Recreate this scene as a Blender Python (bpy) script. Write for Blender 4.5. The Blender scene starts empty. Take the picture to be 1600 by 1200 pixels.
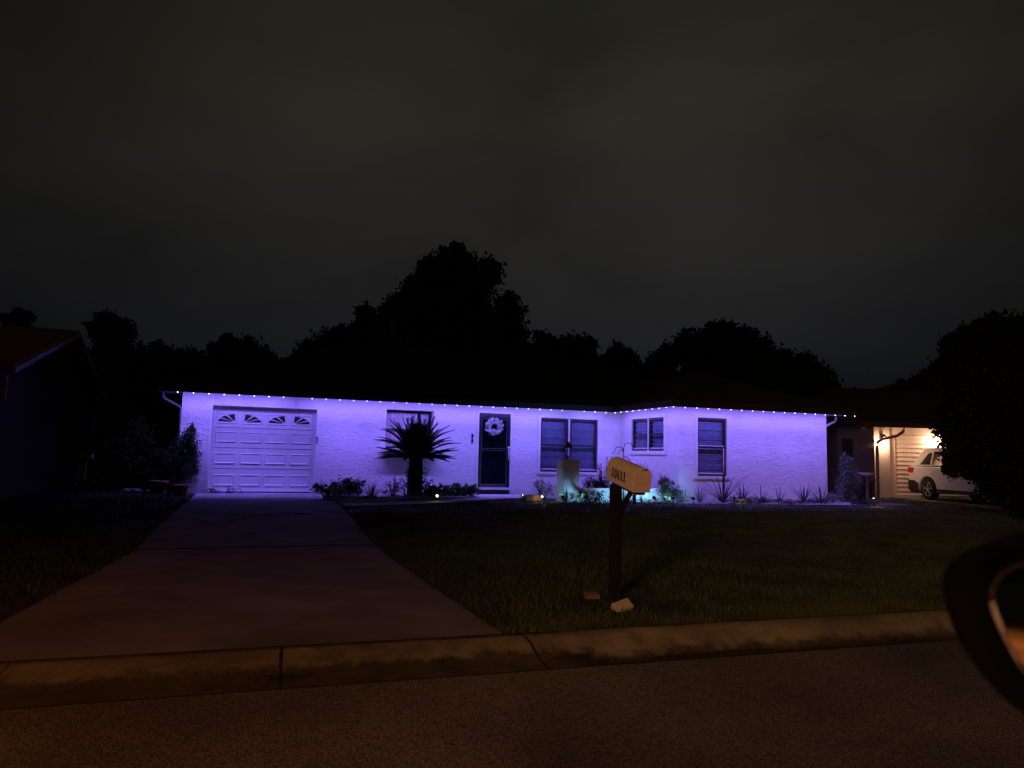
import bpy, math, random
import numpy as np
random.seed(7); RNG = np.random.default_rng(11)
sc = bpy.context.scene; COL = sc.collection
rad = math.radians
# ------------------------------------------------------------------ camera
FPX, PITCH, ROLL, CH = 1150.0, 0.09882, 0.02293, 1.0408
cam_d = bpy.data.cameras.new('camera'); cam = bpy.data.objects.new('camera', cam_d); COL.objects.link(cam)
cam_d.sensor_width = 36.0; cam_d.lens = 36.0*FPX/1600; cam_d.clip_start = 0.05; cam_d.clip_end = 1500
cam_d.dof.use_dof = True; cam_d.dof.focus_distance = 17.0; cam_d.dof.aperture_fstop = 4.6
_c, _s = math.cos(PITCH), math.sin(PITCH); _cr, _sr = math.cos(ROLL), math.sin(ROLL)
from mathutils import Matrix, Vector
X0c, Fw, Up = Vector((1,0,0)), Vector((0,_c,_s)), Vector((0,-_s,_c))
Rt = _cr*X0c - _sr*Up*(-1)*(-1)          # image x axis (tilted by the roll)
Rt = _cr*X0c + _sr*Up; Uq = _cr*Up - _sr*X0c
M = Matrix(((Rt.x,Uq.x,-Fw.x,0),(Rt.y,Uq.y,-Fw.y,0),(Rt.z,Uq.z,-Fw.z,CH),(0,0,0,1)))
cam.matrix_world = M; sc.camera = cam
# ------------------------------------------------------------------ night sky
w = bpy.data.worlds.new('World'); sc.world = w; w.use_nodes = True
nt = w.node_tree; nt.nodes.clear(); N = nt.nodes.new; K = nt.links.new
tc = N('ShaderNodeTexCoord'); sep = N('ShaderNodeSeparateXYZ'); K(tc.outputs['Generated'], sep.inputs[0])
rmp = N('ShaderNodeValToRGB'); K(sep.outputs['Z'], rmp.inputs[0])
el = rmp.color_ramp.elements
el[0].position = 0.0; el[0].color = (.0072,.0085,.0112,1)
el[1].position = 0.75; el[1].color = (.0140,.0142,.0104,1)
e = el.new(0.12); e.color = (.0098,.0105,.0125,1)
e = el.new(0.28); e.color = (.0165,.0158,.0150,1)
e = el.new(0.42); e.color = (.0188,.0181,.0138,1)
mp = N('ShaderNodeMapping'); mp.inputs['Scale'].default_value = (1.0,1.0,2.0); mp.inputs['Location'].default_value = (3.1,.4,1.2)
K(tc.outputs['Generated'], mp.inputs[0])
nz = N('ShaderNodeTexNoise'); nz.inputs['Scale'].default_value = 2.2; nz.inputs['Detail'].default_value = 5; nz.inputs['Roughness'].default_value = .5; nz.inputs['Distortion'].default_value = .5
K(mp.outputs[0], nz.inputs['Vector'])
mr = N('ShaderNodeMapRange'); mr.inputs['From Min'].default_value = .3; mr.inputs['From Max'].default_value = .7; mr.inputs['To Min'].default_value = .70; mr.inputs['To Max'].default_value = 1.26
K(nz.outputs['Fac'], mr.inputs[0])
# glow of the town behind the clouds: brightest ahead, fading to the sides
dt = N('ShaderNodeVectorMath'); dt.operation = 'DOT_PRODUCT'; dt.inputs[1].default_value = Vector((.04,.93,.40)).normalized()
K(tc.outputs['Generated'], dt.inputs[0])
mg = N('ShaderNodeMapRange'); mg.interpolation_type = 'SMOOTHSTEP'; mg.inputs['From Min'].default_value = .78; mg.inputs['From Max'].default_value = .985; mg.inputs['To Min'].default_value = .42; mg.inputs['To Max'].default_value = 1.06
K(dt.outputs['Value'], mg.inputs[0])
mm = N('ShaderNodeMath'); mm.operation = 'MULTIPLY'; K(mr.outputs[0], mm.inputs[0]); K(mg.outputs[0], mm.inputs[1])
sky = N('ShaderNodeTexSky'); sky.sky_type = 'NISHITA'; sky.sun_disc = False; sky.sun_elevation = rad(-8); sky.sun_rotation = rad(-30)
bg1 = N('ShaderNodeBackground'); K(rmp.outputs[0], bg1.inputs[0]); K(mm.outputs[0], bg1.inputs[1])
bg2 = N('ShaderNodeBackground'); K(sky.outputs[0], bg2.inputs[0]); bg2.inputs[1].default_value = .05
ad = N('ShaderNodeAddShader'); K(bg1.outputs[0], ad.inputs[0]); K(bg2.outputs[0], ad.inputs[1])
wo = N('ShaderNodeOutputWorld'); K(ad.outputs[0], wo.inputs[0])
# ------------------------------------------------------------------ exposure
sc.view_settings.view_transform = 'Standard'; sc.view_settings.look = 'None'
sc.view_settings.exposure = 0; sc.view_settings.gamma = 1
sc.render.engine = 'CYCLES'
cy = sc.cycles; cy.use_denoising = True; cy.max_bounces = 5; cy.diffuse_bounces = 3; cy.glossy_bounces = 3
cy.transparent_max_bounces = 8; cy.transmission_bounces = 4; cy.sample_clamp_indirect = 3; cy.caustics_reflective = False; cy.caustics_refractive = False
LED_W, LED_C = 14.0, (.222,.148,1.0)
STREET_W, STREET_C = 7200.0, (1.0,.45,.215)

# ------------------------------------------------------------------ frames
P0 = np.array([-7.69241, 17.74147]); TH = 0.3482
HU = np.array([math.cos(TH), math.sin(TH)]); HV = np.array([math.sin(TH), -math.cos(TH)])
SP = 0.34761; TC = 32.83669*SP; EAVE = 2.408
def W(t, o): q = P0 + HU*t + HV*o; return (float(q[0]), float(q[1]))
def ray(px, py):
    a, b = px-800, py-600; d = Rt*a + Uq*(-b) + Fw*FPX; return d/FPX
def at(px, py, Y):                      # pixel -> world point at depth Y
    d = ray(px, py); k = Y/d.y; return Vector((d.x*k, Y, CH + d.z*k))
def HP(px, o, py=770):                  # pixel column -> house frame t on the line o in front of the wall
    d = ray(px, py); dv = d.x*HV[0]+d.y*HV[1]; k = (o + P0@HV)/dv
    return float((np.array([d.x*k, d.y*k])-P0)@HU)
def WP(px, o): return W(HP(px, o), o)
# kerb frame: s along the kerb, d into the lot
CO = np.array([0.04, 4.86]); CA = 0.318
CU = np.array([math.cos(CA), math.sin(CA)]); CV = np.array([-math.sin(CA), math.cos(CA)])
def C2W(s, d): q = CO + CU*s + CV*d; return (float(q[0]), float(q[1]))
def gz(x, y):
    d = (np.array([x, y]) - CO)@CV
    return -.10 + .07*min(max(d/7, 0), 1)

# ------------------------------------------------------------------ helpers
class MB:
    def __init__(s): s.v = []; s.f = []
    def quad(s, a, b, c, d):
        n = len(s.v); s.v += [tuple(a), tuple(b), tuple(c), tuple(d)]; s.f.append((n, n+1, n+2, n+3)); return s
    def poly(s, pts):
        n = len(s.v); s.v += [tuple(p) for p in pts]; s.f.append(tuple(range(n, n+len(pts)))); return s
    def box(s, x0, x1, y0, y1, z0, z1):
        n = len(s.v)
        s.v += [(x, y, z) for z in (z0, z1) for (x, y) in ((x0,y0),(x1,y0),(x1,y1),(x0,y1))]
        for f in ((3,2,1,0),(4,5,6,7),(0,1,5,4),(1,2,6,5),(2,3,7,6),(3,0,4,7)): s.f.append(tuple(n+i for i in f))
        return s
    def prism(s, pts, off):             # polygon (3D pts) extruded by vector off
        n = len(s.v); m = len(pts); off = Vector(off)
        s.v += [tuple(p) for p in pts] + [tuple(Vector(p)+off) for p in pts]
        s.f.append(tuple(range(n+m-1, n-1, -1))); s.f.append(tuple(range(n+m, n+2*m)))
        for i in range(m): j = (i+1) % m; s.f.append((n+i, n+j, n+m+j, n+m+i))
        return s
    def tube(s, pts, r, n=8, cap=True):
        pts = [Vector(p) for p in pts]; k = len(pts); rs = r if isinstance(r, (list, tuple)) else [r]*k
        base = len(s.v)
        for i, p in enumerate(pts):
            t = (pts[min(i+1, k-1)] - pts[max(i-1, 0)]).normalized()
            a = Vector((0,0,1)) if abs(t.z) < .9 else Vector((1,0,0))
            x = t.cross(a).normalized(); y = t.cross(x)
            for j in range(n):
                g = 2*math.pi*j/n; q = p + (x*math.cos(g)+y*math.sin(g))*rs[i]; s.v.append(tuple(q))
        for i in range(k-1):
            for j in range(n):
                a = base+i*n+j; b = base+i*n+(j+1) % n; s.f.append((a, b, b+n, a+n))
        if cap:
            s.f.append(tuple(base+j for j in range(n-1, -1, -1))); s.f.append(tuple(base+(k-1)*n+j for j in range(n)))
        return s
    def lathe(s, prof, n=20, c=(0,0,0)):
        base = len(s.v)
        for (r, z) in prof:
            for j in range(n): g = 2*math.pi*j/n; s.v.append((c[0]+r*math.cos(g), c[1]+r*math.sin(g), c[2]+z))
        for i in range(len(prof)-1):
            for j in range(n):
                a = base+i*n+j; b = base+i*n+(j+1) % n; s.f.append((a, b, b+n, a+n))
        s.f.append(tuple(base+j for j in range(n-1, -1, -1))); s.f.append(tuple(base+(len(prof)-1)*n+j for j in range(n)))
        return s
    def build(s, name, mat, parent=None, smooth=False, bevel=0, loc=None, rotz=0, fix=False):
        me = bpy.data.meshes.new(name); me.from_pydata(s.v, [], s.f); me.update()
        if fix:
            import bmesh
            bm = bmesh.new(); bm.from_mesh(me); bmesh.ops.recalc_face_normals(bm, faces=bm.faces); bm.to_mesh(me); bm.free()
        o = bpy.data.objects.new(name, me); COL.objects.link(o); me.materials.append(mat)
        if smooth: me.polygons.foreach_set('use_smooth', [True]*len(me.polygons))
        if parent: o.parent = parent
        if loc is not None: o.location = loc
        o.rotation_euler = (0, 0, rotz)
        if bevel:
            b = o.modifiers.new('bevel', 'BEVEL'); b.width = bevel; b.segments = 2; b.limit_method = 'ANGLE'
        return o
def np_mesh(name, V, F4, mat, parent=None, loc=None, smooth=False):
    me = bpy.data.meshes.new(name); nv = len(V); nf, k = F4.shape
    me.vertices.add(nv); me.vertices.foreach_set('co', np.asarray(V, dtype=np.float32).ravel())
    me.loops.add(nf*k); me.loops.foreach_set('vertex_index', F4.astype(np.int32).ravel())
    me.polygons.add(nf); me.polygons.foreach_set('loop_start', np.arange(0, nf*k, k, dtype=np.int32))
    me.update(calc_edges=True); me.validate(); me.materials.append(mat)
    if smooth: me.polygons.foreach_set('use_smooth', [True]*nf)
    o = bpy.data.objects.new(name, me); COL.objects.link(o)
    if parent: o.parent = parent
    if loc is not None: o.location = loc
    return o
def tag(o, label=None, cat=None, group=None, kind=None):
    if label: o['label'] = label
    if cat: o['category'] = cat
    if group: o['group'] = group
    if kind: o['kind'] = kind
    return o
def thing(name, label, cat, loc=(0,0,0), rotz=0, group=None):
    o = bpy.data.objects.new(name, None); COL.objects.link(o); o.empty_display_size = .1
    o.location = loc; o.rotation_euler = (0, 0, rotz); return tag(o, label, cat, group)
def copy_tree(o, parent=None):
    c = o.copy(); COL.objects.link(c); c.parent = parent
    for ch in list(o.children): copy_tree(ch, c)
    return c
def lamp(kind, name, loc, power, color, parent=None, size=.03, aim=None, cone=60, blend=1.0):
    d = bpy.data.lights.new(name, kind); d.energy = power; d.color = color; d.shadow_soft_size = size
    if kind == 'SPOT': d.spot_size = rad(cone); d.spot_blend = blend
    o = bpy.data.objects.new(name, d); COL.objects.link(o); o.location = loc
    if parent: o.parent = parent
    if aim is not None: o.rotation_euler = Vector(aim).to_track_quat('-Z', 'Y').to_euler()
    return o

def mat(name, col, rough=.7, var=.25, scale=6.0, bump=0.0, bscale=30.0, metal=0.0, spec=.4, emit=None, estr=0, detail=5, coords='Object'):
    m = bpy.data.materials.new(name); m.use_nodes = True; t = m.node_tree; b = t.nodes['Principled BSDF']; L = t.links.new
    b.inputs['Roughness'].default_value = rough; b.inputs['Metallic'].default_value = metal; b.inputs['Specular IOR Level'].default_value = spec
    c = t.nodes.new('ShaderNodeTexCoord')
    if var > 0:
        n = t.nodes.new('ShaderNodeTexNoise'); n.inputs['Scale'].default_value = scale; n.inputs['Detail'].default_value = detail
        L(c.outputs[coords], n.inputs['Vector'])
        r = t.nodes.new('ShaderNodeValToRGB'); L(n.outputs['Fac'], r.inputs[0])
        r.color_ramp.elements[0].position = .28; r.color_ramp.elements[1].position = .72
        r.color_ramp.elements[0].color = tuple(x*(1-var) for x in col)+(1,); r.color_ramp.elements[1].color = tuple(min(1, x*(1+var)) for x in col)+(1,)
        L(r.outputs[0], b.inputs['Base Color'])
    else: b.inputs['Base Color'].default_value = tuple(col)+(1,)
    if bump > 0:
        n2 = t.nodes.new('ShaderNodeTexNoise'); n2.inputs['Scale'].default_value = bscale; n2.inputs['Detail'].default_value = 4
        L(c.outputs[coords], n2.inputs['Vector'])
        bp = t.nodes.new('ShaderNodeBump'); bp.inputs['Strength'].default_value = 1.0; bp.inputs['Distance'].default_value = bump
        L(n2.outputs['Fac'], bp.inputs['Height']); L(bp.outputs[0], b.inputs['Normal'])
    if emit: b.inputs['Emission Color'].default_value = tuple(emit)+(1,); b.inputs['Emission Strength'].default_value = estr
    return m

def stucco_mat():
    m = mat('stucco', (.74,.72,.70), .85, .05, 1.3); t = m.node_tree; L = t.links.new; b = t.nodes['Principled BSDF']
    c = t.nodes.new('ShaderNodeTexCoord'); mp = t.nodes.new('ShaderNodeMapping'); mp.inputs['Scale'].default_value = (1,1,1.9)
    L(c.outputs['Object'], mp.inputs[0])
    n1 = t.nodes.new('ShaderNodeTexNoise'); n1.inputs['Scale'].default_value = 7.0; n1.inputs['Detail'].default_value = 8; n1.inputs['Roughness'].default_value = .62; n1.inputs['Distortion'].default_value = .9
    n2 = t.nodes.new('ShaderNodeTexVoronoi'); n2.inputs['Scale'].default_value = 9; n2.feature = 'SMOOTH_F1'
    n4 = t.nodes.new('ShaderNodeTexNoise'); n4.inputs['Scale'].default_value = 3; n4.inputs['Detail'].default_value = 2
    L(c.outputs['Object'], n4.inputs['Vector'])
    L(mp.outputs[0], n1.inputs['Vector']); L(mp.outputs[0], n2.inputs['Vector'])
    r = t.nodes.new('ShaderNodeMapRange'); r.interpolation_type = 'SMOOTHSTEP'; r.inputs['From Min'].default_value = .46; r.inputs['From Max'].default_value = .6
    L(n1.outputs['Fac'], r.inputs[0])
    r2 = t.nodes.new('ShaderNodeMath'); r2.operation = 'MULTIPLY_ADD'; r2.inputs[1].default_value = .35; L(n2.outputs['Distance'], r2.inputs[0]); L(r.outputs[0], r2.inputs[2])
    rr = t.nodes.new('ShaderNodeMapRange'); rr.inputs['From Min'].default_value = .35; rr.inputs['From Max'].default_value = .65; rr.inputs['To Min'].default_value = .35
    L(n4.outputs['Fac'], rr.inputs[0])
    m3 = t.nodes.new('ShaderNodeMath'); m3.operation = 'MULTIPLY'; L(r2.outputs[0], m3.inputs[0]); L(rr.outputs[0], m3.inputs[1])
    bp = t.nodes.new('ShaderNodeBump'); bp.inputs['Distance'].default_value = .0075; bp.inputs['Strength'].default_value = 1
    L(m3.outputs[0], bp.inputs['Height']); L(bp.outputs[0], b.inputs['Normal']); return m
STUCCO = stucco_mat()
TRIM = mat('white_trim', (.74,.72,.70), .6, .05, 5, .002, 40)
WHITE = mat('white_paint', (.72,.71,.70), .5, .06, 3)
BRONZE = mat('bronze_frame', (.035,.028,.025), .4, .2, 8)
ROOF = mat('roof_shingle', (.028,.026,.027), .95, .4, 7, .01, 25)
FASCIA = mat('fascia_brown', (.05,.04,.036), .6, .2, 4)
BLACK = mat('black_metal', (.014,.014,.015), .45, .2, 10)
SLAT = mat('blind_slat', (.62,.62,.60), .6, .05, 3)
CURTAIN = mat('curtain', (.84,.76,.72), .8, .08, 4)
DOORL = mat('door_leaf_dark', (.06,.058,.075), .4, .2, 3)
DOORM = mat('door_dark', (.016,.015,.020), .35, .25, 3)
STEEL = mat('alu', (.55,.56,.58), .4, .1, 8, metal=.6)
BARK = mat('bark', (.07,.05,.035), .95, .35, 8, .02, 25)
BULB = mat('led_lens', (.9,.9,1), .3, 0, emit=(.66,.62,1), estr=12)
WARM = mat('warm_lens', (.9,.8,.6), .3, 0, emit=(1,.78,.45), estr=5)
def leafm(name, c, var=.45, sc_=14): 
    m = mat(name, c, .6, var, sc_, spec=.25); t = m.node_tree; b = t.nodes['Principled BSDF']; o = t.nodes['Material Output']
    tl = t.nodes.new('ShaderNodeBsdfTranslucent'); mx = t.nodes.new('ShaderNodeMixShader'); mx.inputs[0].default_value = .4     # thin leaves let light through
    t.links.new(b.inputs['Base Color'].links[0].from_socket, tl.inputs['Color']); t.links.new(b.outputs[0], mx.inputs[1]); t.links.new(tl.outputs[0], mx.inputs[2]); t.links.new(mx.outputs[0], o.inputs['Surface']); return m
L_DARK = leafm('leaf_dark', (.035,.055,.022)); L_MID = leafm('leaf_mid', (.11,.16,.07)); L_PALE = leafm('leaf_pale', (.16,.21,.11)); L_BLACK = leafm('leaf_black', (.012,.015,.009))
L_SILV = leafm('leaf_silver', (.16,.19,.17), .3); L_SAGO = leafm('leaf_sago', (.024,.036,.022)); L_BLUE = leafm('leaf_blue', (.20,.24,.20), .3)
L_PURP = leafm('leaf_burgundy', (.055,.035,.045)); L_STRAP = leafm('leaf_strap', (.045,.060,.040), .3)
TERRA = mat('terracotta', (.15,.04,.025), .8, .25, 12, .002, 60)
MULCH = mat('mulch', (.24,.21,.19), .95, .5, 30, .02, 45)
ROCK = mat('pale_stone', (.50,.48,.46), .85, .2, 14, .004, 40)
def glass(name, tint, rough=.02):
    m = bpy.data.materials.new(name); m.use_nodes = True; t = m.node_tree; t.nodes.clear(); L = t.links.new
    o = t.nodes.new('ShaderNodeOutputMaterial'); mx = t.nodes.new('ShaderNodeMixShader'); tr = t.nodes.new('ShaderNodeBsdfTransparent'); g = t.nodes.new('ShaderNodeBsdfGlossy')
    tr.inputs[0].default_value = tuple(tint)+(1,); g.inputs['Roughness'].default_value = rough
    fr = t.nodes.new('ShaderNodeLayerWeight'); fr.inputs[0].default_value = .12
    ml = t.nodes.new('ShaderNodeMath'); ml.operation = 'MULTIPLY'; ml.inputs[1].default_value = .35; L(fr.outputs['Fresnel'], ml.inputs[0]); L(ml.outputs[0], mx.inputs[0]); L(tr.outputs[0], mx.inputs[1]); L(g.outputs[0], mx.inputs[2]); L(mx.outputs[0], o.inputs[0]); return m
GLASS = glass('window_glass', (.72,.74,.84)); CLEAR = glass('clear_glass', (.95,.95,.97)); DGLASS = glass('dark_glass', (.55,.55,.62))

# ------------------------------------------------------------------ ground
def grid_sheet(name, f, ss, ds, m, smooth=True, loc=None, rotz=0):
    mb = MB(); n = len(ds)
    for s in ss:
        for d in ds: mb.v.append(f(s, d))
    for i in range(len(ss)-1):
        for j in range(n-1):
            a = i*n+j; mb.f.append((a, a+n, a+n+1, a+1))
    o = mb.build(name, m, smooth=smooth, loc=loc, rotz=rotz); tag(o, kind='structure'); return o
SOIL = mat('turf_soil', (.030,.044,.022), .95, .5, 2.5, .02, 18)
g = MB(); g.quad((-600,-600,-.26),(600,-600,-.26),(600,900,-.26),(-600,900,-.26)); tag(g.build('ground', SOIL), kind='structure')
def linsp(a, b, n): return [a+(b-a)*i/(n-1) for i in range(n)]
def lawn_f(s, d):
    x, y = C2W(s, d); return (x, y, gz(x, y) + .012*math.sin(s*1.3+d*.7)*min(max(d, 0), 1))
grid_sheet('lawn', lawn_f, linsp(-45, 45, 91), [0,.5,1,2,3,4,5,6,7,8,10,12,14,16,20,25,30,40,60], SOIL)

def asphalt():
    m = mat('asphalt', (.085,.078,.070), .95, .25, .8); t = m.node_tree; L = t.links.new; b = t.nodes['Principled BSDF']
    c = t.nodes.new('ShaderNodeTexCoord')
    v = t.nodes.new('ShaderNodeTexVoronoi'); v.inputs['Scale'].default_value = 165; L(c.outputs['Object'], v.inputs['Vector'])
    n = t.nodes.new('ShaderNodeTexNoise'); n.inputs['Scale'].default_value = 95; n.inputs['Detail'].default_value = 4; L(c.outputs['Object'], n.inputs['Vector'])
    n3 = t.nodes.new('ShaderNodeTexNoise'); n3.inputs['Scale'].default_value = .7; n3.inputs['Detail'].default_value = 4; L(c.outputs['Object'], n3.inputs['Vector'])
    mx = t.nodes.new('ShaderNodeMath'); mx.operation = 'MULTIPLY'; L(v.outputs['Color'], mx.inputs[0]); L(n.outputs['Fac'], mx.inputs[1])
    r = t.nodes.new('ShaderNodeValToRGB'); L(mx.outputs[0], r.inputs[0]); r.color_ramp.elements[0].position = .08; r.color_ramp.elements[1].position = .5
    r.color_ramp.elements[0].color = (.04,.036,.032,1); r.color_ramp.elements[1].color = (.44,.41,.37,1)
    m2 = t.nodes.new('ShaderNodeMixRGB'); m2.blend_type = 'MULTIPLY'; m2.inputs[0].default_value = .9
    r3 = t.nodes.new('ShaderNodeValToRGB'); L(n3.outputs['Fac'], r3.inputs[0]); r3.color_ramp.elements[0].color = (.35,.35,.37,1); r3.color_ramp.elements[0].position = .3; r3.color_ramp.elements[1].position = .6
    L(r.outputs[0], m2.inputs[1]); L(r3.outputs[0], m2.inputs[2]); L(m2.outputs[0], b.inputs['Base Color'])
    bp = t.nodes.new('ShaderNodeBump'); bp.inputs['Distance'].default_value = .005; L(mx.outputs[0], bp.inputs['Height']); L(bp.outputs[0], b.inputs['Normal']); return m
ASPH = asphalt()
grid_sheet('road', lambda s, d: (s, d, -.180 + (-.0 if d < -1 else 0)), linsp(-70, 70, 15), [-8.5,-4,-1,-.50], ASPH, False, (CO[0], CO[1], 0), CA)
def conc_mat(name, base, joints, axis, wob=.012, gutter=None):
    m = mat(name, base, .9, .22, 1.7, .003, 60); t = m.node_tree; L = t.links.new; b = t.nodes['Principled BSDF']
    src = b.inputs['Base Color'].links[0].from_socket
    c = t.nodes.new('ShaderNodeTexCoord'); sp = t.nodes.new('ShaderNodeSeparateXYZ')
    n = t.nodes.new('ShaderNodeTexNoise'); n.inputs['Scale'].default_value = 5; n.inputs['Detail'].default_value = 6
    L(c.outputs['Object'], n.inputs['Vector']); L(c.outputs['Object'], sp.inputs[0])
    off = t.nodes.new('ShaderNodeMath'); off.operation = 'MULTIPLY_ADD'; off.inputs[1].default_value = wob*6; L(n.outputs['Fac'], off.inputs[0]); L(sp.outputs[axis], off.inputs[2])
    acc = None
    for (p, wd) in joints:
        a = t.nodes.new('ShaderNodeMath'); a.operation = 'COMPARE'; a.inputs[1].default_value = p + wob*3; a.inputs[2].default_value = wd; L(off.outputs[0], a.inputs[0])
        if acc is None: acc = a.outputs[0]
        else:
            x = t.nodes.new('ShaderNodeMath'); x.operation = 'MAXIMUM'; L(acc, x.inputs[0]); L(a.outputs[0], x.inputs[1]); acc = x.outputs[0]
    # old damp stains
    n5 = t.nodes.new('ShaderNodeTexNoise'); n5.inputs['Scale'].default_value = .9; n5.inputs['Detail'].default_value = 6; n5.inputs['Roughness'].default_value = .65; L(c.outputs['Object'], n5.inputs['Vector'])
    r5 = t.nodes.new('ShaderNodeValToRGB'); L(n5.outputs['Fac'], r5.inputs[0]); r5.color_ramp.elements[0].position = .35; r5.color_ramp.elements[0].color = (.55,.52,.5,1); r5.color_ramp.elements[1].position = .6
    ml = t.nodes.new('ShaderNodeMixRGB'); ml.blend_type = 'MULTIPLY'; ml.inputs[0].default_value = .8; L(src, ml.inputs[1]); L(r5.outputs[0], ml.inputs[2])
    if gutter is not None:              # lighting contrast painted in as a darker gutter pan, with settled grime
        n7 = t.nodes.new('ShaderNodeTexNoise'); n7.inputs['Scale'].default_value = 7; n7.inputs['Detail'].default_value = 7; n7.inputs['Roughness'].default_value = .7; L(c.outputs['Object'], n7.inputs['Vector'])
        a7 = t.nodes.new('ShaderNodeMath'); a7.operation = 'MULTIPLY_ADD'; a7.inputs[1].default_value = .22; L(n7.outputs['Fac'], a7.inputs[0]); L(sp.outputs['Y'], a7.inputs[2])
        r7 = t.nodes.new('ShaderNodeMapRange'); r7.inputs['From Min'].default_value = gutter+.11-.03; r7.inputs['From Max'].default_value = gutter+.11+.03; r7.inputs['To Min'].default_value = .34; r7.inputs['To Max'].default_value = 1; L(a7.outputs[0], r7.inputs[0])
        q7 = t.nodes.new('ShaderNodeMapRange'); q7.inputs['From Min'].default_value = .35; q7.inputs['From Max'].default_value = .6; q7.inputs['To Min'].default_value = .62; L(n7.outputs['Fac'], q7.inputs[0])
        p7 = t.nodes.new('ShaderNodeMath'); p7.operation = 'MULTIPLY'; L(r7.outputs[0], p7.inputs[0]); L(q7.outputs[0], p7.inputs[1])
        k7 = t.nodes.new('ShaderNodeMixRGB'); k7.blend_type = 'MULTIPLY'; k7.inputs[0].default_value = 1; L(ml.outputs[0], k7.inputs[1]); L(p7.outputs[0], k7.inputs[2]); ml = k7
    mx = t.nodes.new('ShaderNodeMixRGB'); L(acc, mx.inputs[0]); L(ml.outputs[0], mx.inputs[1]); mx.inputs[2].default_value = (.02,.018,.015,1)
    L(mx.outputs[0], b.inputs['Base Color']); return m
DRIVE = conc_mat('driveway_concrete', (.215,.205,.235), [(-4.5,.02),(-10.35,.055),(-1.9,.03)], 'Y')
KERB = conc_mat('kerb_concrete', (.28,.25,.17), [(-1.42,.010),(-2.78,.004),(.06,.008),(3.9,.003)], 'X', .009, -.25)
HLOC = (float(P0[0]), float(P0[1]), 0)
# driveway follows the ground; edges from the photo: about 3 m wide, a little flare at the kerb
def dzl(t, o): x, y = W(t, o); return gz(x, y)
kq = np.array([0.,0.])
def o_at_kerb(t):
    # distance o at which the driveway meets the back of the kerb
    q = P0 + HU*t; return float(-((q-CO)@CV)/(HV@CV))
mb = MB(); rows = 26
Lt = lambda f: .20 - .05*f - .5*max(0, f-.72)/.28*(.9)
Rt_ = lambda f: 3.16 - .25*f - .25*max(0, min(1, (f-.3)/.4)) + .15*max(0, f-.8)/.2
for i in range(rows):
    f = i/(rows-1)
    for j in range(5):
        tt = Lt(f) + (Rt_(f)-Lt(f))*j/4; oo = -.36 + (o_at_kerb(tt)+.36)*f
        z = dzl(tt, oo) + .016 + max(0, .012*(1-f*6)); mb.v.append((tt, -oo, z))
for i in range(rows-1):
    for j in range(4): a = i*5+j; mb.f.append((a, a+5, a+6, a+1))
drv = mb.build('driveway', DRIVE, loc=HLOC, rotz=TH); tag(drv, kind='structure')
# kerb and gutter: rolled kerb right of the driveway, laid flat where cars cross it
DS0, DS1 = -3.6, 0.18
def kerb_f(s, k):
    prof_n = [(0.02,-.30),(0,-.082),(-.07,-.078),(-.13,-.098),(-.22,-.150),(-.29,-.196),(-.34,-.205),(-.50,-.176)]
    prof_d = [(0.02,-.30),(0,-.086),(-.07,-.092),(-.13,-.104),(-.22,-.126),(-.29,-.148),(-.34,-.160),(-.50,-.176)]
    a = min(1, max(0, (s-DS1)/.35)); a = max(a, min(1, max(0, (DS0-s)/.35))); a = a*a*(3-2*a)
    p, q = prof_n[k], prof_d[k]
    return (s, p[0]*a+q[0]*(1-a), p[1]*a+q[1]*(1-a))
ss = linsp(-30, -5, 11)+linsp(-4.8, 2, 60)+linsp(2.4, 40, 30)
grid_sheet('kerb', kerb_f, ss, list(range(8)), KERB, True, (CO[0], CO[1], 0), CA)
# dirt and leaf crumbs collected in the gutter and on the joint
def crumbs(name, pts, size, m, label, cat='leaf litter'):
    V = []; F = []
    for (x, y, z, r) in pts:
        c = np.array([x, y, z]); n = len(V); a = RNG.uniform(0, 6.28); k = size*RNG.uniform(.5, 1.3)
        for i in range(4):
            g = a+i*1.57+RNG.uniform(-.4, .4); V.append(c+np.array([math.cos(g)*k*(1 if i % 2 else .5), math.sin(g)*k*(1 if i % 2 else .5), RNG.uniform(0, k*.5)]))
        F.append((n, n+1, n+2, n+3))
    o = np_mesh(name, np.array(V), np.array(F), m); tag(o, label, cat, kind='stuff'); return o
DIRT = mat('dirt', (.03,.024,.018), .95, .4, 20)
pts = []
for (s0, s1, n, dw) in [(.1, .6, 130, .05), (.7, 1.8, 420, .04), (-1.6, -1.2, 90, .05)]:
    for i in range(n):
        s = random.triangular(s0, s1); d = -.36+random.gauss(0, dw*.6); x, y = C2W(s, d); pts.append((x, y, -.196 if s > .4 else -.158, 1))
crumbs('gutter_dirt', pts, .012, DIRT, 'dark dirt and leaf crumbs lying along the gutter')
pts = []
for (t0, o0, a, b, n) in [(1.55, 6.3, .30, .12, 160), (2.2, 6.2, .13, .09, 80)]:
    for i in range(n):
        t = t0+random.gauss(0, a*.45); o = o0+random.gauss(0, b*.5); x, y = W(t, o); pts.append((x, y, dzl(t, o)+.02, 1))
crumbs('leaf_litter', pts, .032, DIRT, 'two small patches of dark fallen leaves on the driveway')

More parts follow.
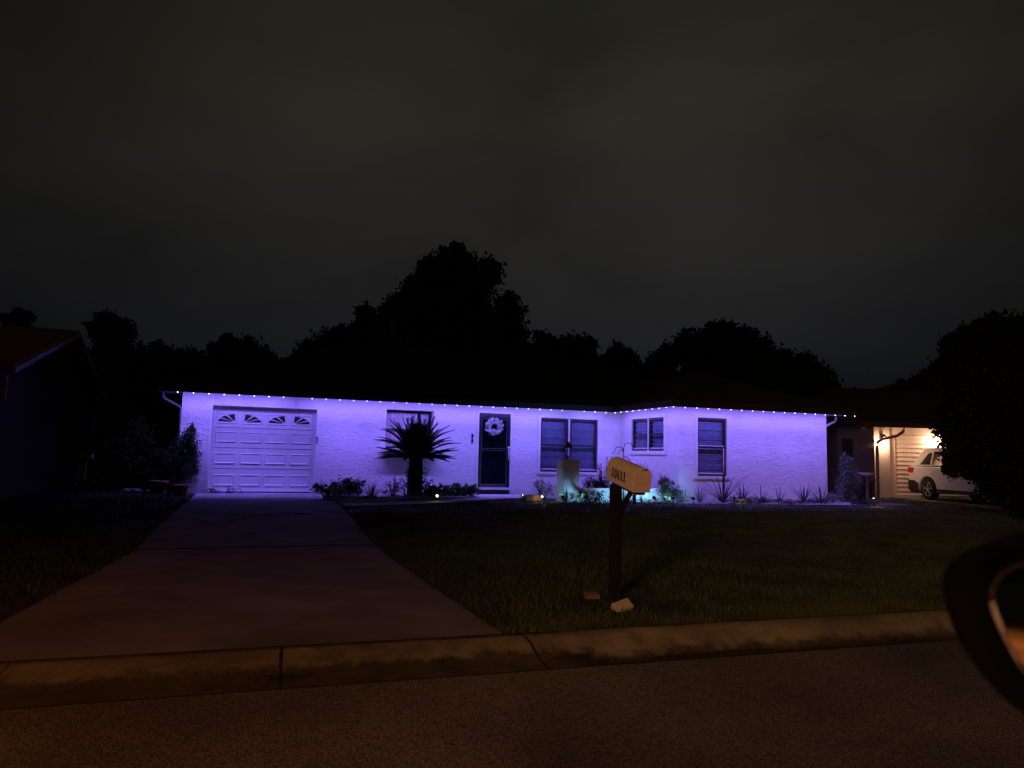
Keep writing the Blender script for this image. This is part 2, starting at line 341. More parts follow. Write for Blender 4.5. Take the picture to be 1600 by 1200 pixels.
# bed along the house and the walkway
BED_R = [(8.75,-.4),(8.75,2.2),(9.6,2.75),(10.9,3.05),(12.0,3.45),(13.5,3.65),(15.3,3.95),(17.4,4.2),(18.6,3.9),(18.4,.5),(17,-.4)]
BED_L = [(3.05,-.4),(3.2,3.4),(4.5,3.0),(5.6,2.35),(6.4,1.65),(7.0,.9),(7.15,-.4)]
def flat_poly(name, pts, z, m, par=None):
    mb = MB(); c = (sum(p[0] for p in pts)/len(pts), sum(p[1] for p in pts)/len(pts))
    n = len(pts); mb.v.append((c[0], -c[1], z+.02))
    for p in pts: mb.v.append((p[0], -p[1], z))
    for i in range(n): mb.f.append((0, 1+i, 1+(i+1) % n))
    return mb.build(name, m, loc=HLOC, rotz=TH)
tag(flat_poly('planting_bed', BED_R, -.012, MULCH), kind='structure')
tag(flat_poly('planting_bed', BED_L, -.012, MULCH), kind='structure')
WALK = mat('walkway_concrete', (.38,.36,.34), .9, .15, 2, .003, 50)
wk = [(3.18,4.25),(4.6,3.75),(5.9,3.0),(6.9,2.1),(7.6,1.5),(8.75,1.2)]; wi = [(3.18,3.45),(4.5,3.05),(5.6,2.4),(6.4,1.7),(7.0,.95),(7.1,-.35)]
mb = MB()
wo_ = wk + []; 
for (a, b) in zip(wk, wi): mb.v += [(a[0], -a[1], -.006), (b[0], -b[1], -.006)]
for i in range(len(wk)-1): mb.f.append((2*i, 2*i+2, 2*i+3, 2*i+1))
n = len(mb.v); mb.v += [(8.75,-1.2,-.006),(7.1,.35,-.006),(8.75,.36,-.006)]; mb.f.append((n, n+2, n+1))
tag(mb.build('walkway', WALK, loc=HLOC, rotz=TH, fix=True), kind='structure')

# grass blades on the lawn (near part as real blades)
def in_poly(x, y, P):
    c = np.zeros(len(x), bool); n = len(P)
    for i in range(n):
        (x1, y1), (x2, y2) = P[i], P[(i+1) % n]
        k = ((y1 > y) != (y2 > y)) & (x < (x2-x1)*(y-y1)/(y2-y1+1e-12)+x1); c ^= k
    return c
def grass(n, s0, s1, d0, d1, pw, hmin, hmax, wd):
    s = RNG.uniform(s0, s1, n); d = d0+(d1-d0)*RNG.uniform(0, 1, n)**pw
    X = CO[0]+CU[0]*s+CV[0]*d; Y = CO[1]+CU[1]*s+CV[1]*d
    t = (X-P0[0])*HU[0]+(Y-P0[1])*HU[1]; o = (X-P0[0])*HV[0]+(Y-P0[1])*HV[1]
    f = np.clip((o+.36)/15.2, 0, 1); t0_ = t; t = t+.035*np.sin(o*7+np.sin(o*3.1)*2)+.02*np.sin(o*19)+.02*RNG.normal(size=n)*(RNG.uniform(0,1,n) < .3)
    onD = (t > .22-.05*f-.45*np.clip((f-.72)/.28, 0, 1)) & (t < 3.14-.25*f-.25*np.clip((f-.3)/.4, 0, 1)+.15*np.clip((f-.8)/.2, 0, 1)) & (o > -1)
    onD |= in_poly(t, o, BED_R) | in_poly(t, o, BED_L) | in_poly(t, o, wk+wi[::-1]+[(3.18,3.4)])
    onD |= (o < .3) & (t > -.3) & (t < 18)
    patch = np.sin(X*2.1+np.sin(Y*1.7)*1.5)*np.sin(Y*2.6+X*.6)
    bare = ((X-.95)**2/.25+(Y-5.75)**2/.16 < 1) & (RNG.uniform(0, 1, n) < .75)
    k = ~onD & (RNG.uniform(0, 1, n) < .72+.28*patch) & ~bare
    X, Y, d, patch = X[k], Y[k], d[k], patch[k]; n = len(X)
    Z = -.10+.07*np.clip(d/7, 0, 1)-.005
    h = RNG.uniform(hmin, hmax, n)*(1+.25*patch); a = RNG.uniform(0, 2*np.pi, n); l = RNG.uniform(.1, .8, n)*h; b = RNG.uniform(0, 2*np.pi, n); wdt = wd*RNG.uniform(.6, 1.4, n)
    V = np.zeros((n, 3, 3)); V[:, 0] = np.stack([X-np.cos(a)*wdt, Y-np.sin(a)*wdt, Z], 1); V[:, 1] = np.stack([X+np.cos(a)*wdt, Y+np.sin(a)*wdt, Z], 1)
    V[:, 2] = np.stack([X+np.cos(b)*l, Y+np.sin(b)*l, Z+h], 1)
    return V.reshape(-1, 3)
GRASS = mat('grass_blade', (.064,.098,.044), .7, .5, 1.6, spec=.2)
V = np.concatenate([grass(190000, -2.6, 9, 0.02, 9, 1.6, .03, .065, .0035), grass(110000, -.5, 22, 5, 19, 1.1, .035, .07, .006), grass(70000, -9, -2.6, 1.5, 19, 1.0, .03, .07, .006), grass(7000, .15, 9, -.05, .10, 1.0, .03, .06, .0035)])
go = np_mesh('grass', V, np.arange(len(V)).reshape(-1, 3), GRASS); tag(go, 'short dark green grass growing over the lawns', 'grass', kind='stuff')

# ------------------------------------------------------------------ the house
house = thing('house', 'single storey white stucco house washed in violet light with attached garage', 'house', HLOC, TH)
ZB = -.12
def wall_cells(mb, P, a0, a1, z0, z1, ops, rev):
    A = sorted({a0, a1}|{x for o in ops for x in o[:2]}); Z = sorted({z0, z1}|{x for o in ops for x in o[2:4]})
    for i in range(len(A)-1):
        for j in range(len(Z)-1):
            ca, cz = (A[i]+A[i+1])/2, (Z[j]+Z[j+1])/2
            if any(o[0] < ca < o[1] and o[2] < cz < o[3] for o in ops): continue
            mb.quad(P(A[i], Z[j], 0), P(A[i+1], Z[j], 0), P(A[i+1], Z[j+1], 0), P(A[i], Z[j+1], 0))
    for o in ops:
        a, b, c, d = o[:4]; r = o[4] if len(o) > 4 else rev
        mb.quad(P(a,c,0), P(a,d,0), P(a,d,r), P(a,c,r)); mb.quad(P(b,c,0), P(b,c,r), P(b,d,r), P(b,d,0))
        mb.quad(P(a,d,0), P(b,d,0), P(b,d,r), P(a,d,r)); mb.quad(P(a,c,0), P(a,c,r), P(b,c,r), P(b,c,0))
PM = lambda a, z, d: (a, .5+d, z)                    # main front wall
PR = lambda a, z, d: (TC+.5+d, -a, z)                # return wall, a = distance out
WO = 9*SP-.5; WR = 16.80
PW = lambda a, z, d: (a, -WO+d, z)                   # wing front
WT = 2.46
GAR = (.44,2.965,-.02,2.16); PWN = (4.79,6.09,1.20,2.25); DOR = (7.405,8.35,.0,2.26); WN1 = (9.28,11.12,.64,2.20)
wm = MB(); wall_cells(wm, PM, -.27, TC+.5, ZB, WT, [GAR+(.31,), PWN+(.34,), DOR+(.10,), WN1+(.09,)], .1)
wm.build('front_wall', STUCCO, house)
wm = MB(); WN2 = (.14,1.92,1.30,2.22); wall_cells(wm, PR, -.5, WO, ZB, WT, [WN2+(.09,)], .1); wm.build('return_wall', STUCCO, house)
wm = MB(); WN3 = (12.49,13.41,.655,2.20); wall_cells(wm, PW, TC+.5, WR, ZB, WT, [WN3+(.09,)], .1); wm.build('wing_wall', STUCCO, house)
wm = MB(); wm.quad((-.27,.5,ZB), (-.27,.5,WT), (-.27,9.5,WT), (-.27,9.5,ZB)); wm.quad((WR,-WO,ZB), (WR,9.5,ZB), (WR,9.5,WT), (WR,-WO,WT)); wm.quad((-.27,9.5,ZB), (-.27,9.5,WT), (WR,9.5,WT), (WR,9.5,ZB))
wm.build('side_wall', STUCCO, house)
wm = MB(); wm.box(-.1,WR-.1,1.1,9.3,ZB,2.4); wm.build('interior', mat('interior_dark', (.05,.045,.04), .9, .1), house)
# roof: hipped main body and hipped wing
mb = MB(); x0, x1, y0, y1 = -.78, TC+6.02+.01, 0.0, 10.0; pz = .40; zr = 2.565
R1, R2 = (x0+5, 5, zr+5*pz), (x1-5, 5, zr+5*pz)
c = [(x0,y0,zr),(x1,y0,zr),(x1,y1,zr),(x0,y1,zr)]
mb.quad(c[0], c[1], R2, R1); mb.quad(c[2], c[3], R1, R2); mb.poly([c[1], c[2], R2]); mb.poly([c[3], c[0], R1])
wx0, wx1, wy = TC, x1+.004, -9*SP; hw = (wx1-wx0)/2; xr = (wx0+wx1)/2
A, B = (wx0, wy, zr+.003), (wx1, wy, zr+.003); Rf = (xr, wy+hw, zr+hw*pz+.003); Rb = (xr, 5, zr+hw*pz+.003)
mb.poly([A, B, Rf]); mb.quad(B, (wx1, 5, zr+.003), Rb, Rf); mb.quad(A, Rf, Rb, (wx0, 5, zr+.003))
mb.build('roof', ROOF, house)
# soffit + fascia + gutters
mb = MB(); mb.box(x0+.02,x1-.02,y0+.02,y1-.02,2.45,2.47); mb.box(wx0+.02,wx1-.02,wy+.02,.02,2.452,2.472); mb.build('soffit', mat('soffit', (.72,.70,.70), .8, .1), house)
fz0, fz1 = EAVE+.012, 2.58
mb = MB(); mb.box(x0,TC,-.012,.012,fz0,fz1); mb.box(TC-.012,TC+.012,wy-.012,-.0125,fz0,fz1); mb.box(TC+.0125,x1,wy-.012,wy+.012,fz0,fz1)
mb.box(x1-.012,x1+.012,wy+.0125,y1,fz0,fz1); mb.box(x0-.012,x0+.012,.0125,y1,fz0,fz1); mb.build('fascia', FASCIA, house)
GUT = mat('gutter_white', (.55,.54,.53), .5, .06, 3)
def downspout(xa, xb, y, zt):
    mb = MB(); sg = 1 if xb < xa else -1
    pts = [(xa, y, zt), (xa, y, zt-.10), (xa-.04*sg, y, zt-.14), (xb+.06*sg, y, zt-.34), (xb+.04*sg, y, zt-.40), (xb+.04*sg, y, .0)]
    mb.tube(pts, .035, 8); return mb.build('downspout', GUT, house, smooth=True)
downspout(x1-.06, WR, -WO+.25, 2.42); downspout(x0+.04, -.27, .9, 2.44)

def box_part(P, a0, a1, z0, z1, d0, d1, mb):
    n = len(mb.v); mb.v += [P(a, z, d) for d in (d0, d1) for (a, z) in ((a0,z0),(a1,z0),(a1,z1),(a0,z1))]
    for f in ((3,2,1,0),(4,5,6,7),(0,1,5,4),(1,2,6,5),(2,3,7,6),(3,0,4,7)): mb.f.append(tuple(n+i for i in f))
def window(P, op, units, rev, label, trim=True, curtains=False, sill_out=.022, sill_t=.07):
    a0, a1, z0, z1 = op[:4]; fw = .058; fr = MB(); glassm = MB(); mun = MB(); sl = MB()
    g = .05 if units == 2 else 0; wu = (a1-a0-g)/units; d0, d1 = (rev*.35, rev*.35+.05) if not curtains else (rev-.06, rev-.01)
    for k in range(units):
        b0 = a0+k*(wu+g); b1 = b0+wu
        for r in ((b0,b0+fw,z0,z1),(b1-fw,b1,z0,z1),(b0+fw,b1-fw,z0,z0+fw),(b0+fw,b1-fw,z1-fw,z1)): box_part(P, *r, d0, d1, fr)
        zm = (z0+z1)/2; box_part(P, b0+fw, b1-fw, zm-.02, zm+.02, d0+.004, d1-.004, fr)
        box_part(P, b0+fw, b1-fw, z0+fw, z1-fw, d0+.02, d0+.026, glassm)
        for (c, d) in ((z0+fw, zm-.02), (zm+.02, z1-fw)):
            for i in (1, 2): 
                x = b0+fw+(wu-2*fw)*i/3; box_part(P, x-.006, x+.006, c, d, d0+.03, d0+.038, mun)
                y = c+(d-c)*i/3; box_part(P, b0+fw, b1-fw, y-.006, y+.006, d0+.0385, d0+.0425, mun)
        # pale sash edges
        if units == 1: box_part(P, b0+fw, b1-fw, zm+.02, zm+.036, d0+.008, d0+.018, mun); box_part(P, b1-fw-.02, b1-fw, z0+fw, zm-.02, d0+.008, d0+.018, mun)
        box_part(P, b0+fw, b1-fw, z0+fw, z0+fw+.03, d0+.008, d0+.018, mun)
        if not curtains:
            z = z0+fw
            while z < z1-fw: n = len(sl.v); sl.v += [P(b0+fw*.5, z, rev+.035), P(b1-fw*.5, z, rev+.035), P(b1-fw*.5, z+.052, rev+.062), P(b0+fw*.5, z+.052, rev+.062)]; sl.f.append((n,n+1,n+2,n+3)); z += .05
    o = fr.build('window', BRONZE, house)
    if label: o['label'] = label
    if units == 2:
        m2 = MB(); box_part(P, a0+wu, a0+wu+g, z0, z1, rev*.2, rev*.9, m2); m2.build('mullion', TRIM, o)
    glassm.build('pane', CLEAR if curtains else GLASS, o); mun.build('sash', WHITE, o)
    if curtains:
        cm = MB(); n = 60; 
        for i in range(n):
            xa, xb = a0+(a1-a0)*i/n, a0+(a1-a0)*(i+1)/n; q = lambda x: rev+.025+.015*math.sin(x*55)
            cm.quad(P(xa, z0, q(xa)), P(xb, z0, q(xb)), P(xb, z1, q(xb)), P(xa, z1, q(xa)))
        cm.build('curtain', CURTAIN, o)
    else: sl.build('blind', SLAT, o)
    s_ = MB(); box_part(P, a0-.10, a1+.10, z0-sill_t, z0-.001, -sill_out, rev*.3, s_); s_.build('sill', TRIM, o)
    if trim:
        t = MB(); tw = .085
        box_part(P, a0-tw, a1+tw, z1, z1+tw, -.022, .0, t); box_part(P, a0-tw, a0, z0, z1, -.022, .0, t); box_part(P, a1, a1+tw, z0, z1, -.022, 0, t); t.build('trim', TRIM, o)
    return o
window(PM, WN1, 2, .09, None); window(PR, WN2, 2, .09, None, sill_t=.10); window(PW, WN3, 1, .09, None)
window(PM, PWN, 1, .34, 'deep set window with warm pale curtains', False, True, sill_out=.17, sill_t=.09)

# garage door
gd0 = .27
mb = MB(); box_part(PM, GAR[0]+.05, GAR[1]-.05, .012, 2.05, gd0, gd0+.04, mb)
for z in (.585, 1.11, 1.63): pass
gdo = mb.build('garage_door', WHITE, house)
cols = [(.055,.555),(.675,1.175),(1.275,1.775),(1.895,2.39)]
rows_ = [(.16,.44),(.71,.98),(1.25,1.52)]
for (ca, cb) in cols:
    for (za, zb) in rows_+[(1.72,2.0)]:
        mb = MB()
        A0, A1 = GAR[0]+.03+ca, GAR[0]+.03+cb
        i = .035; n = len(mb.v)
        # recessed groove ring then raised field
        mb.v += [PM(a, z, gd0-.002) for (a, z) in ((A0,za),(A1,za),(A1,zb),(A0,zb))]
        mb.v += [PM(a, z, gd0-.022) for (a, z) in ((A0+i*.4,za+i*.4),(A1-i*.4,za+i*.4),(A1-i*.4,zb-i*.4),(A0+i*.4,zb-i*.4))]
        mb.v += [PM(a, z, gd0-.006) for (a, z) in ((A0+i,za+i),(A1-i,za+i),(A1-i,zb-i),(A0+i,zb-i))]
        for r in (0, 4):
            for k in range(4): mb.f.append((n+r+k, n+r+(k+1) % 4, n+r+4+(k+1) % 4, n+r+4+k))
        mb.f.append((n+8, n+9, n+10, n+11))
        mb.build('raised_panel', WHITE, gdo)
mb = MB()
for z in (.585, 1.11, 1.62): box_part(PM, GAR[0]+.055, GAR[1]-.055, z-.006, z+.006, gd0-.003, gd0-.001, mb)
mb.build('section_joint', mat('joint_grey', (.12,.12,.13), .8, 0), gdo)
for k, (ca, cb) in enumerate(cols):
    A0, A1 = GAR[0]+.03+ca+.03, GAR[0]+.03+cb-.03; za, zb = 1.76, 1.965
    cx = A1-.01 if k % 2 == 0 else A0+.01; sg = -1 if k % 2 == 0 else 1; Wd, Hh = (A1-A0-.02), zb-za
    mb = MB()
    for (g0, g1) in ((4, 26), (33, 55), (62, 86)):
        pts = []
        for q in range(5): g = rad(g0+(g1-g0)*q/4); pts.append(PM(cx+sg*math.cos(g)*Wd, za+math.sin(g)*Hh, gd0-.0085))
        for q in range(4, -1, -1): g = rad(g0+(g1-g0)*q/4); pts.append(PM(cx+sg*math.cos(g)*Wd*.22, za+math.sin(g)*Hh*.22, gd0-.0085))
        mb.prism(pts, (0, .003, 0))
    mb.build('sunburst_window', BLACK, gdo, fix=True)
mb = MB()
for r in ((GAR[0],GAR[0]+.05,0,GAR[3]),(GAR[1]-.05,GAR[1],0,GAR[3]),(GAR[0]+.05,GAR[1]-.05,2.05,GAR[3])): box_part(PM, *r, .235, .305, mb)
mb.build('garage_frame', WHITE, house)
mb = MB()
box_part(PM, GAR[0]-.07, GAR[0]-.005, ZB, GAR[3]+.0, -.018, .0, mb); mb.build('garage_trim', TRIM, house); mb = MB(); box_part(PM, GAR[1]+.005, GAR[1]+.07, ZB, GAR[3], -.018, .0, mb); mb.build('garage_trim', TRIM, house)
mb = MB(); box_part(PM, GAR[1]+.02, GAR[1]+.045, 1.30, 1.46, -.045, -.02, mb); mb.build('wall_bracket', BLACK, house)
# front door
mb = MB(); a0, a1, z0, z1 = DOR
for r in ((a0,a0+.07,.17,z1),(a1-.07,a1,.17,z1),(a0+.07,a1-.07,z1-.12,z1)): box_part(PM, *r, .0+.01, .08, mb)
fd = mb.build('front_door', DOORM, house)
mb = MB(); box_part(PM, a0+.07, a1-.07, .18, z1-.12, .07, .095, mb)
for (b0, b1, c0, c1) in ((.11,.40,.30,.95),(.46,.80,.30,.95),(.11,.40,1.2,1.95),(.46,.80,1.2,1.95)):
    box_part(PM, a0+b0, a0+b1, c0, c1, .058, .0695, mb)
mb.build('door_leaf', DOORL, fd)
mb = MB(); b0, b1 = a0+.09, a1-.09
for r in ((b0,b0+.016,.26,z1-.15),(b1-.016,b1,.26,z1-.15),(b0+.016,b1-.016,z1-.166,z1-.15),(b0+.016,b1-.016,1.26,1.275),(b0+.016,b1-.016,1.205,1.22),(b0+.016,b1-.016,.26,.275)): box_part(PM, *r, .028, .040, mb)
mb.build('storm_frame', mat('storm_edge', (.09,.09,.10), .4, .1), fd)
mb = MB(); box_part(PM, b0, b1, .27, z1-.15, .044, .048, mb); mb.build('storm_glass', DGLASS, fd)
mb = MB(); mb.tube([PM(a1-.055,1.28,-.0), PM(a1-.055,1.28,-.045), PM(a1-.05,.98,-.045), PM(a1-.055,.95,-.0)], .016, 8); mb.lathe([(.001,-.02),(.035,-.02),(.035,.02),(.001,.02)], 12, (a1-.06,.455,1.30)); mb.build('handle', WHITE, fd, smooth=True)
mb = MB(); box_part(PM, a0-.02, a1+.02, .115, .172, -.05, .09, mb); mb.build('threshold', TRIM, fd)
mb = MB(); box_part(PM, a0-.0, a1+.0, -.1, .113, -.02, .09, mb); mb.build('riser', BRONZE, fd)
mb = MB(); tw = .06
box_part(PM, a0-tw, a1+tw, z1, z1+tw, -.02, 0, mb); box_part(PM, a0-tw, a0, .0, z1, -.02, 0, mb); box_part(PM, a1, a1+tw, .0, z1, -.02, 0, mb); mb.build('door_trim', TRIM, house)
mb = MB(); box_part(PM, 7.19, 7.245, 1.55, 1.66, -.03, 0, mb); box_part(PM, 7.19, 7.245, 1.42, 1.515, -.03, 0, mb); box_part(PM, 7.205, 7.23, 1.515, 1.55, -.02, 0, mb)
mb.build('door_chime', BLACK, house, bevel=.006)

# roof line lights
string = thing('roofline_light_string', 'string of small violet lights running along the whole front roof edge', 'string lights', HLOC, TH)
LP = [(-.348+0*SP, -.0)]
LP = []
for n_ in range(-1, 33):
    if n_ in (7, 29): continue
    LP.append((n_*SP, .0, (.12, 1)))
for n_ in range(0, 9): LP.append((TC, -n_*SP-.04, (1, .0)))
for n_ in range(0, 18): LP.append((TC+n_*SP+.02, wy, (.0, 1)))
mb = MB(); zt = EAVE+.008
mb.box(-.5,TC-.02,-.016,.004,zt,zt+.02); mb.box(TC-.016,TC+.004,wy,-.0,zt,zt+.02); mb.box(TC+.03,TC+17*SP+.1,wy-.016,wy+.004,zt,zt+.02)
mb.build('light_track', BLACK, string)
bm_ = MB(); bm_.lathe([(.003,.008),(.007,.006),(.0095,.0),(.007,-.007),(.003,-.009)], 10)
proto = None
ld = bpy.data.lights.new('led', 'SPOT'); ld.energy = LED_W; ld.color = LED_C; ld.spot_size = rad(178); ld.spot_blend = 1.0; ld.shadow_soft_size = .02
ld2 = bpy.data.lights.new('led', 'SPOT'); ld2.energy = LED_W*3.0; ld2.color = LED_C; ld2.spot_size = rad(92); ld2.spot_blend = 1.0; ld2.shadow_soft_size = .02
for i, (x, y, nrm) in enumerate(LP):
    if proto is None: proto = bm_.build('bulb', BULB, string, smooth=True); b = proto
    else: b = proto.copy(); COL.objects.link(b); b.parent = string
    b.location = (x, y-.004 if nrm[1] == 1 else y, EAVE-.004)
    for (q_, tl) in ((ld, .55), (ld2, -.03)):
        lo = bpy.data.objects.new('bulb_light', q_); COL.objects.link(lo); lo.parent = string
        lo.location = (x-(.01 if nrm[0] == 1 else 0), y-.008*(nrm[1] == 1), EAVE-.03)
        lo.rotation_euler = Vector((tl*nrm[0] if nrm[0] == 1 else 0, tl if nrm[1] == 1 else 0, -1)).to_track_quat('-Z', 'Y').to_euler()

# wreath on the door
wr = thing('door_wreath', 'round white and violet flower wreath hanging on the dark front door', 'wreath', W(7.83, -.42)+(1.88,), TH)
V = []; F = []
for i in range(900):
    a = random.uniform(0, 2*math.pi); rr = .165+random.gauss(0, .035); rr = min(max(rr, .085), .245)*random.uniform(.95,1.05)
    c = Vector((math.cos(a)*rr*1.12, random.uniform(-.05, .03), math.sin(a)*rr)); k = random.uniform(.018, .042)
    n1 = Vector((random.gauss(0,1), random.gauss(0,1), random.gauss(0,1))).normalized(); n2 = n1.cross(Vector((random.gauss(0,1), random.gauss(0,1), random.gauss(0,1)))).normalized()
    n = len(V); V += [c-n1*k, c+n2*k*.6, c+n1*k, c-n2*k*.6]; F.append((n, n+1, n+2, n+3))
np_mesh('blossoms', np.array([tuple(v) for v in V]), np.array(F), mat('petal', (.62,.58,.62), .7, .35, 30), wr)
mb = MB(); mb.tube([(math.cos(g)*.175*1.1, .0, math.sin(g)*.175) for g in [2*math.pi*i/24 for i in range(25)]], .028, 8); mb.build('ring', BARK, wr, smooth=True)

# ------------------------------------------------------------------ plants
def leaf_cloud(blobs, n, size, aspect=.5, shell=.55, up=.0):
    B = np.array([b[0] for b in blobs], float); Rr = np.array([b[1] for b in blobs], float)
    vol = Rr.prod(1)**(1/1.5); p = vol/vol.sum(); idx = RNG.choice(len(blobs), n, p=p)
    d = RNG.normal(size=(n, 3)); d /= np.linalg.norm(d, axis=1)[:, None]; r = RNG.uniform(0, 1, n)**shell
    C = B[idx]+d*Rr[idx]*r[:, None]*(1+.24*RNG.normal(size=(n, 1)))
    n1 = RNG.normal(size=(n, 3)); n1[:, 2] += up; n1 /= np.linalg.norm(n1, axis=1)[:, None]
    n2 = np.cross(n1, RNG.normal(size=(n, 3))); n2 /= np.linalg.norm(n2, axis=1)[:, None]
    k = size*RNG.uniform(.55, 1.4, n)[:, None]
    V = np.stack([C-n1*k, C+n2*k*aspect, C+n1*k, C-n2*k*aspect], 1).reshape(-1, 3)
    return V, np.arange(4*n).reshape(-1, 4)
def subclump(blobs, k, f=(.25,.5)):
    out = list(blobs)
    for (c, r) in blobs:
        for _ in range(k):
            d = RNG.normal(size=3); d /= np.linalg.norm(d); q = RNG.uniform(*f)
            out.append((tuple(np.array(c)+d*np.array(r)*RNG.uniform(.75, 1.05)), tuple(np.array(r)*q)))
    return out
def tree(px_blobs, Y, n, leaf, label, f=(.25,.5), **kw): return tree_(px_blobs, Y, n, leaf, label, f, **kw)
def tree_(px_blobs, Y, n, leaf, label, f, cat='tree', name='broadleaf_tree', group=None, m=L_DARK, trunk_px=None, depth=.9, k=7, base_z=-.1, tr=.3, aspect=.5):
    bl = []
    for (px, py, r) in px_blobs:
        q = at(px, py, Y); R_ = r*Y/FPX; bl.append(((q.x, q.y+random.uniform(-.5,.5)*R_, q.z), (R_, R_*depth, R_)))
    cx = at(trunk_px or sum(b[0] for b in px_blobs)/len(px_blobs), 700, Y).x
    root = thing(name, label, cat, (cx, Y, base_z), 0, group)
    bl = [((c[0]-cx, c[1]-Y, c[2]-base_z), r) for (c, r) in bl]
    V, F = leaf_cloud(subclump(bl, k, f), n, leaf, aspect); V[:, 2] = np.maximum(V[:, 2], .05)
    np_mesh('crown', V, F, m, root)
    mb = MB(); zmax = max(c[2] for c, r in bl)
    mb.tube([(0,0,-.2), (.05,0,zmax*.3), (0,.05,zmax*.6), (.02,0,zmax*.85)], [tr, tr*.75, tr*.5, tr*.2], 9)
    for (c, r) in bl:
        z0 = min(c[2]*.55, zmax*.6); mb.tube([(0,0,z0), ((c[0])*.55, c[1]*.55, (z0+c[2])/2+.1), c], [tr*.4, tr*.25, tr*.08], 6)
    mb.build('trunk', BARK, root, smooth=True); return root
G_ = 'trees behind the houses'
tree([(714,392,13),(694,408,22),(722,408,18),(672,428,24),(758,416,10),(768,430,20),(742,438,32),(700,448,44),(644,452,12),(634,478,26),(612,492,20),(798,468,13),(800,488,22),(655,470,36),(715,490,68),(770,505,48),(806,520,22),(640,525,50),(720,555,75),(800,560,30)], 38, 52000, .13, 'tallest dark tree rising behind the middle of the violet lit house', group=G_, k=20, tr=.45, f=(.12,.42))
tree([(573,492,16),(585,515,20),(562,535,22),(600,540,25),(575,565,25)], 40, 7000, .13, 'slim dark tree against the left flank of the tallest tree', group=G_)
tree([(540,522,16),(505,535,22),(483,548,18),(530,545,26),(550,560,25),(500,565,25)], 43, 9000, .13, 'low rounded tree with pale gaps left of the tallest tree', group=G_)
tree([(360,540,15),(340,548,14),(385,552,26),(412,562,20),(335,566,18),(365,570,30),(425,575,15)], 45, 9000, .13, 'low dark tree with two small tips above the garage roof', group=G_)
tree([(240,556,22),(270,560,18),(300,560,15),(220,575,25),(260,585,35),(305,585,25)], 46, 9000, .13, 'low dark tree just left of the garage roof corner', group=G_)
tree([(165,500,15),(188,512,18),(205,520,12),(148,512,12),(172,525,22),(190,545,22),(160,560,25)], 30, 5200, .12, 'thin tree with an airy crown right of the red roofed house gable', group=G_, m=L_MID, k=5)
tree([(850,535,18),(838,555,20),(862,552,20),(850,575,25)], 42, 6000, .13, 'small dark tree touching the right flank of the tallest tree', group=G_)
tree([(893,540,18),(915,542,18),(905,560,25),(928,565,15)], 43, 7000, .13, 'rounded dark tree second to the right of the tallest tree', group=G_)
tree([(968,556,17),(985,565,15),(952,568,15),(970,580,20)], 44, 5000, .13, 'smallest round tree in the dip between the bigger ones', group=G_)
tree([(1080,538,22),(1052,552,22),(1030,565,18),(1112,522,17),(1135,520,18),(1168,528,17),(1150,545,32),(1100,560,38),(1180,560,28),(1130,580,40)], 40, 20000, .13, 'broad dark tree with several lobes behind the right wing', group=G_, k=10)
tree([(1215,568,22),(1245,575,26),(1280,590,24),(1300,608,18),(1235,605,38),(1275,620,28),(1312,628,12)], 37, 14000, .12, 'dark tree sloping down to the right beyond the right wing', group=G_)
tree([(1545,508,20),(1575,508,22),(1515,525,22),(1487,545,22),(1480,575,20),(1530,560,45),(1590,550,50),(1625,520,40),(1455,590,15),(1520,600,40)], 32, 20000, .11, 'large dark tree rising behind the neighbouring lit carport', group=G_, k=10)
tree([(1432,598,14),(1410,606,12),(1392,612,9),(1378,614,7),(1445,605,15)], 36, 3500, .10, 'low tapering treetop at the left foot of the large right tree', group=G_, k=5)
tree([(28,494,10),(45,496,9),(12,500,10),(30,510,18)], 34, 2200, .12, 'small treetop just showing over the red roof', group=G_)
tops = [(-60,560),(60,556),(150,560),(215,552),(300,562),(430,568),(470,560),(850,560),(1000,572),(1200,585),(1310,622),(1370,622),(1420,612),(1600,600),(1700,590)]
nW = 75000; pxs = RNG.uniform(-60, 1700, nW); tp = np.interp(pxs, [a for a, _ in tops], [b for _, b in tops])+7*np.sin(pxs*.05)+4*np.sin(pxs*.13+1)+3*np.sin(pxs*.31)
pys = tp+(712-tp)*RNG.uniform(0, 1, nW)**1.1+RNG.normal(size=nW)*2.5; Yw = 49+RNG.uniform(-1.5, 1.5, nW)
Cw = np.array([tuple(at(float(a), float(b), float(y_))) for a, b, y_ in zip(pxs, pys, Yw)]); n1 = RNG.normal(size=(nW,3)); n1 /= np.linalg.norm(n1,axis=1)[:,None]; n2 = np.cross(n1, RNG.normal(size=(nW,3))); n2 /= np.linalg.norm(n2,axis=1)[:,None]
k_ = .30*RNG.uniform(.5,1.4,nW)[:,None]; Vw = np.stack([Cw-n1*k_, Cw+n2*k_*.5, Cw+n1*k_, Cw-n2*k_*.5],1).reshape(-1,3)
tag(np_mesh('far_woods', Vw, np.arange(4*nW).reshape(-1,4), L_DARK), 'dark continuous belt of far woods behind all the houses', 'woods', kind='stuff')
# the black mass of a near tree at the right edge
tree([(1545,620,40),(1500,625,28),(1476,645,16),(1488,675,26),(1482,705,17),(1492,728,16),(1520,680,40),(1515,725,24),(1560,700,60),(1545,750,28),(1580,762,30),(1610,650,60),(1620,740,60),(1660,700,80),(1600,790,25)], 15.5, 46000, .05, 'near black evergreen with low drooping branches at the right edge', name='evergreen_tree', k=14, trunk_px=1640, tr=.14, depth=.6, base_z=-.04, m=L_BLACK)

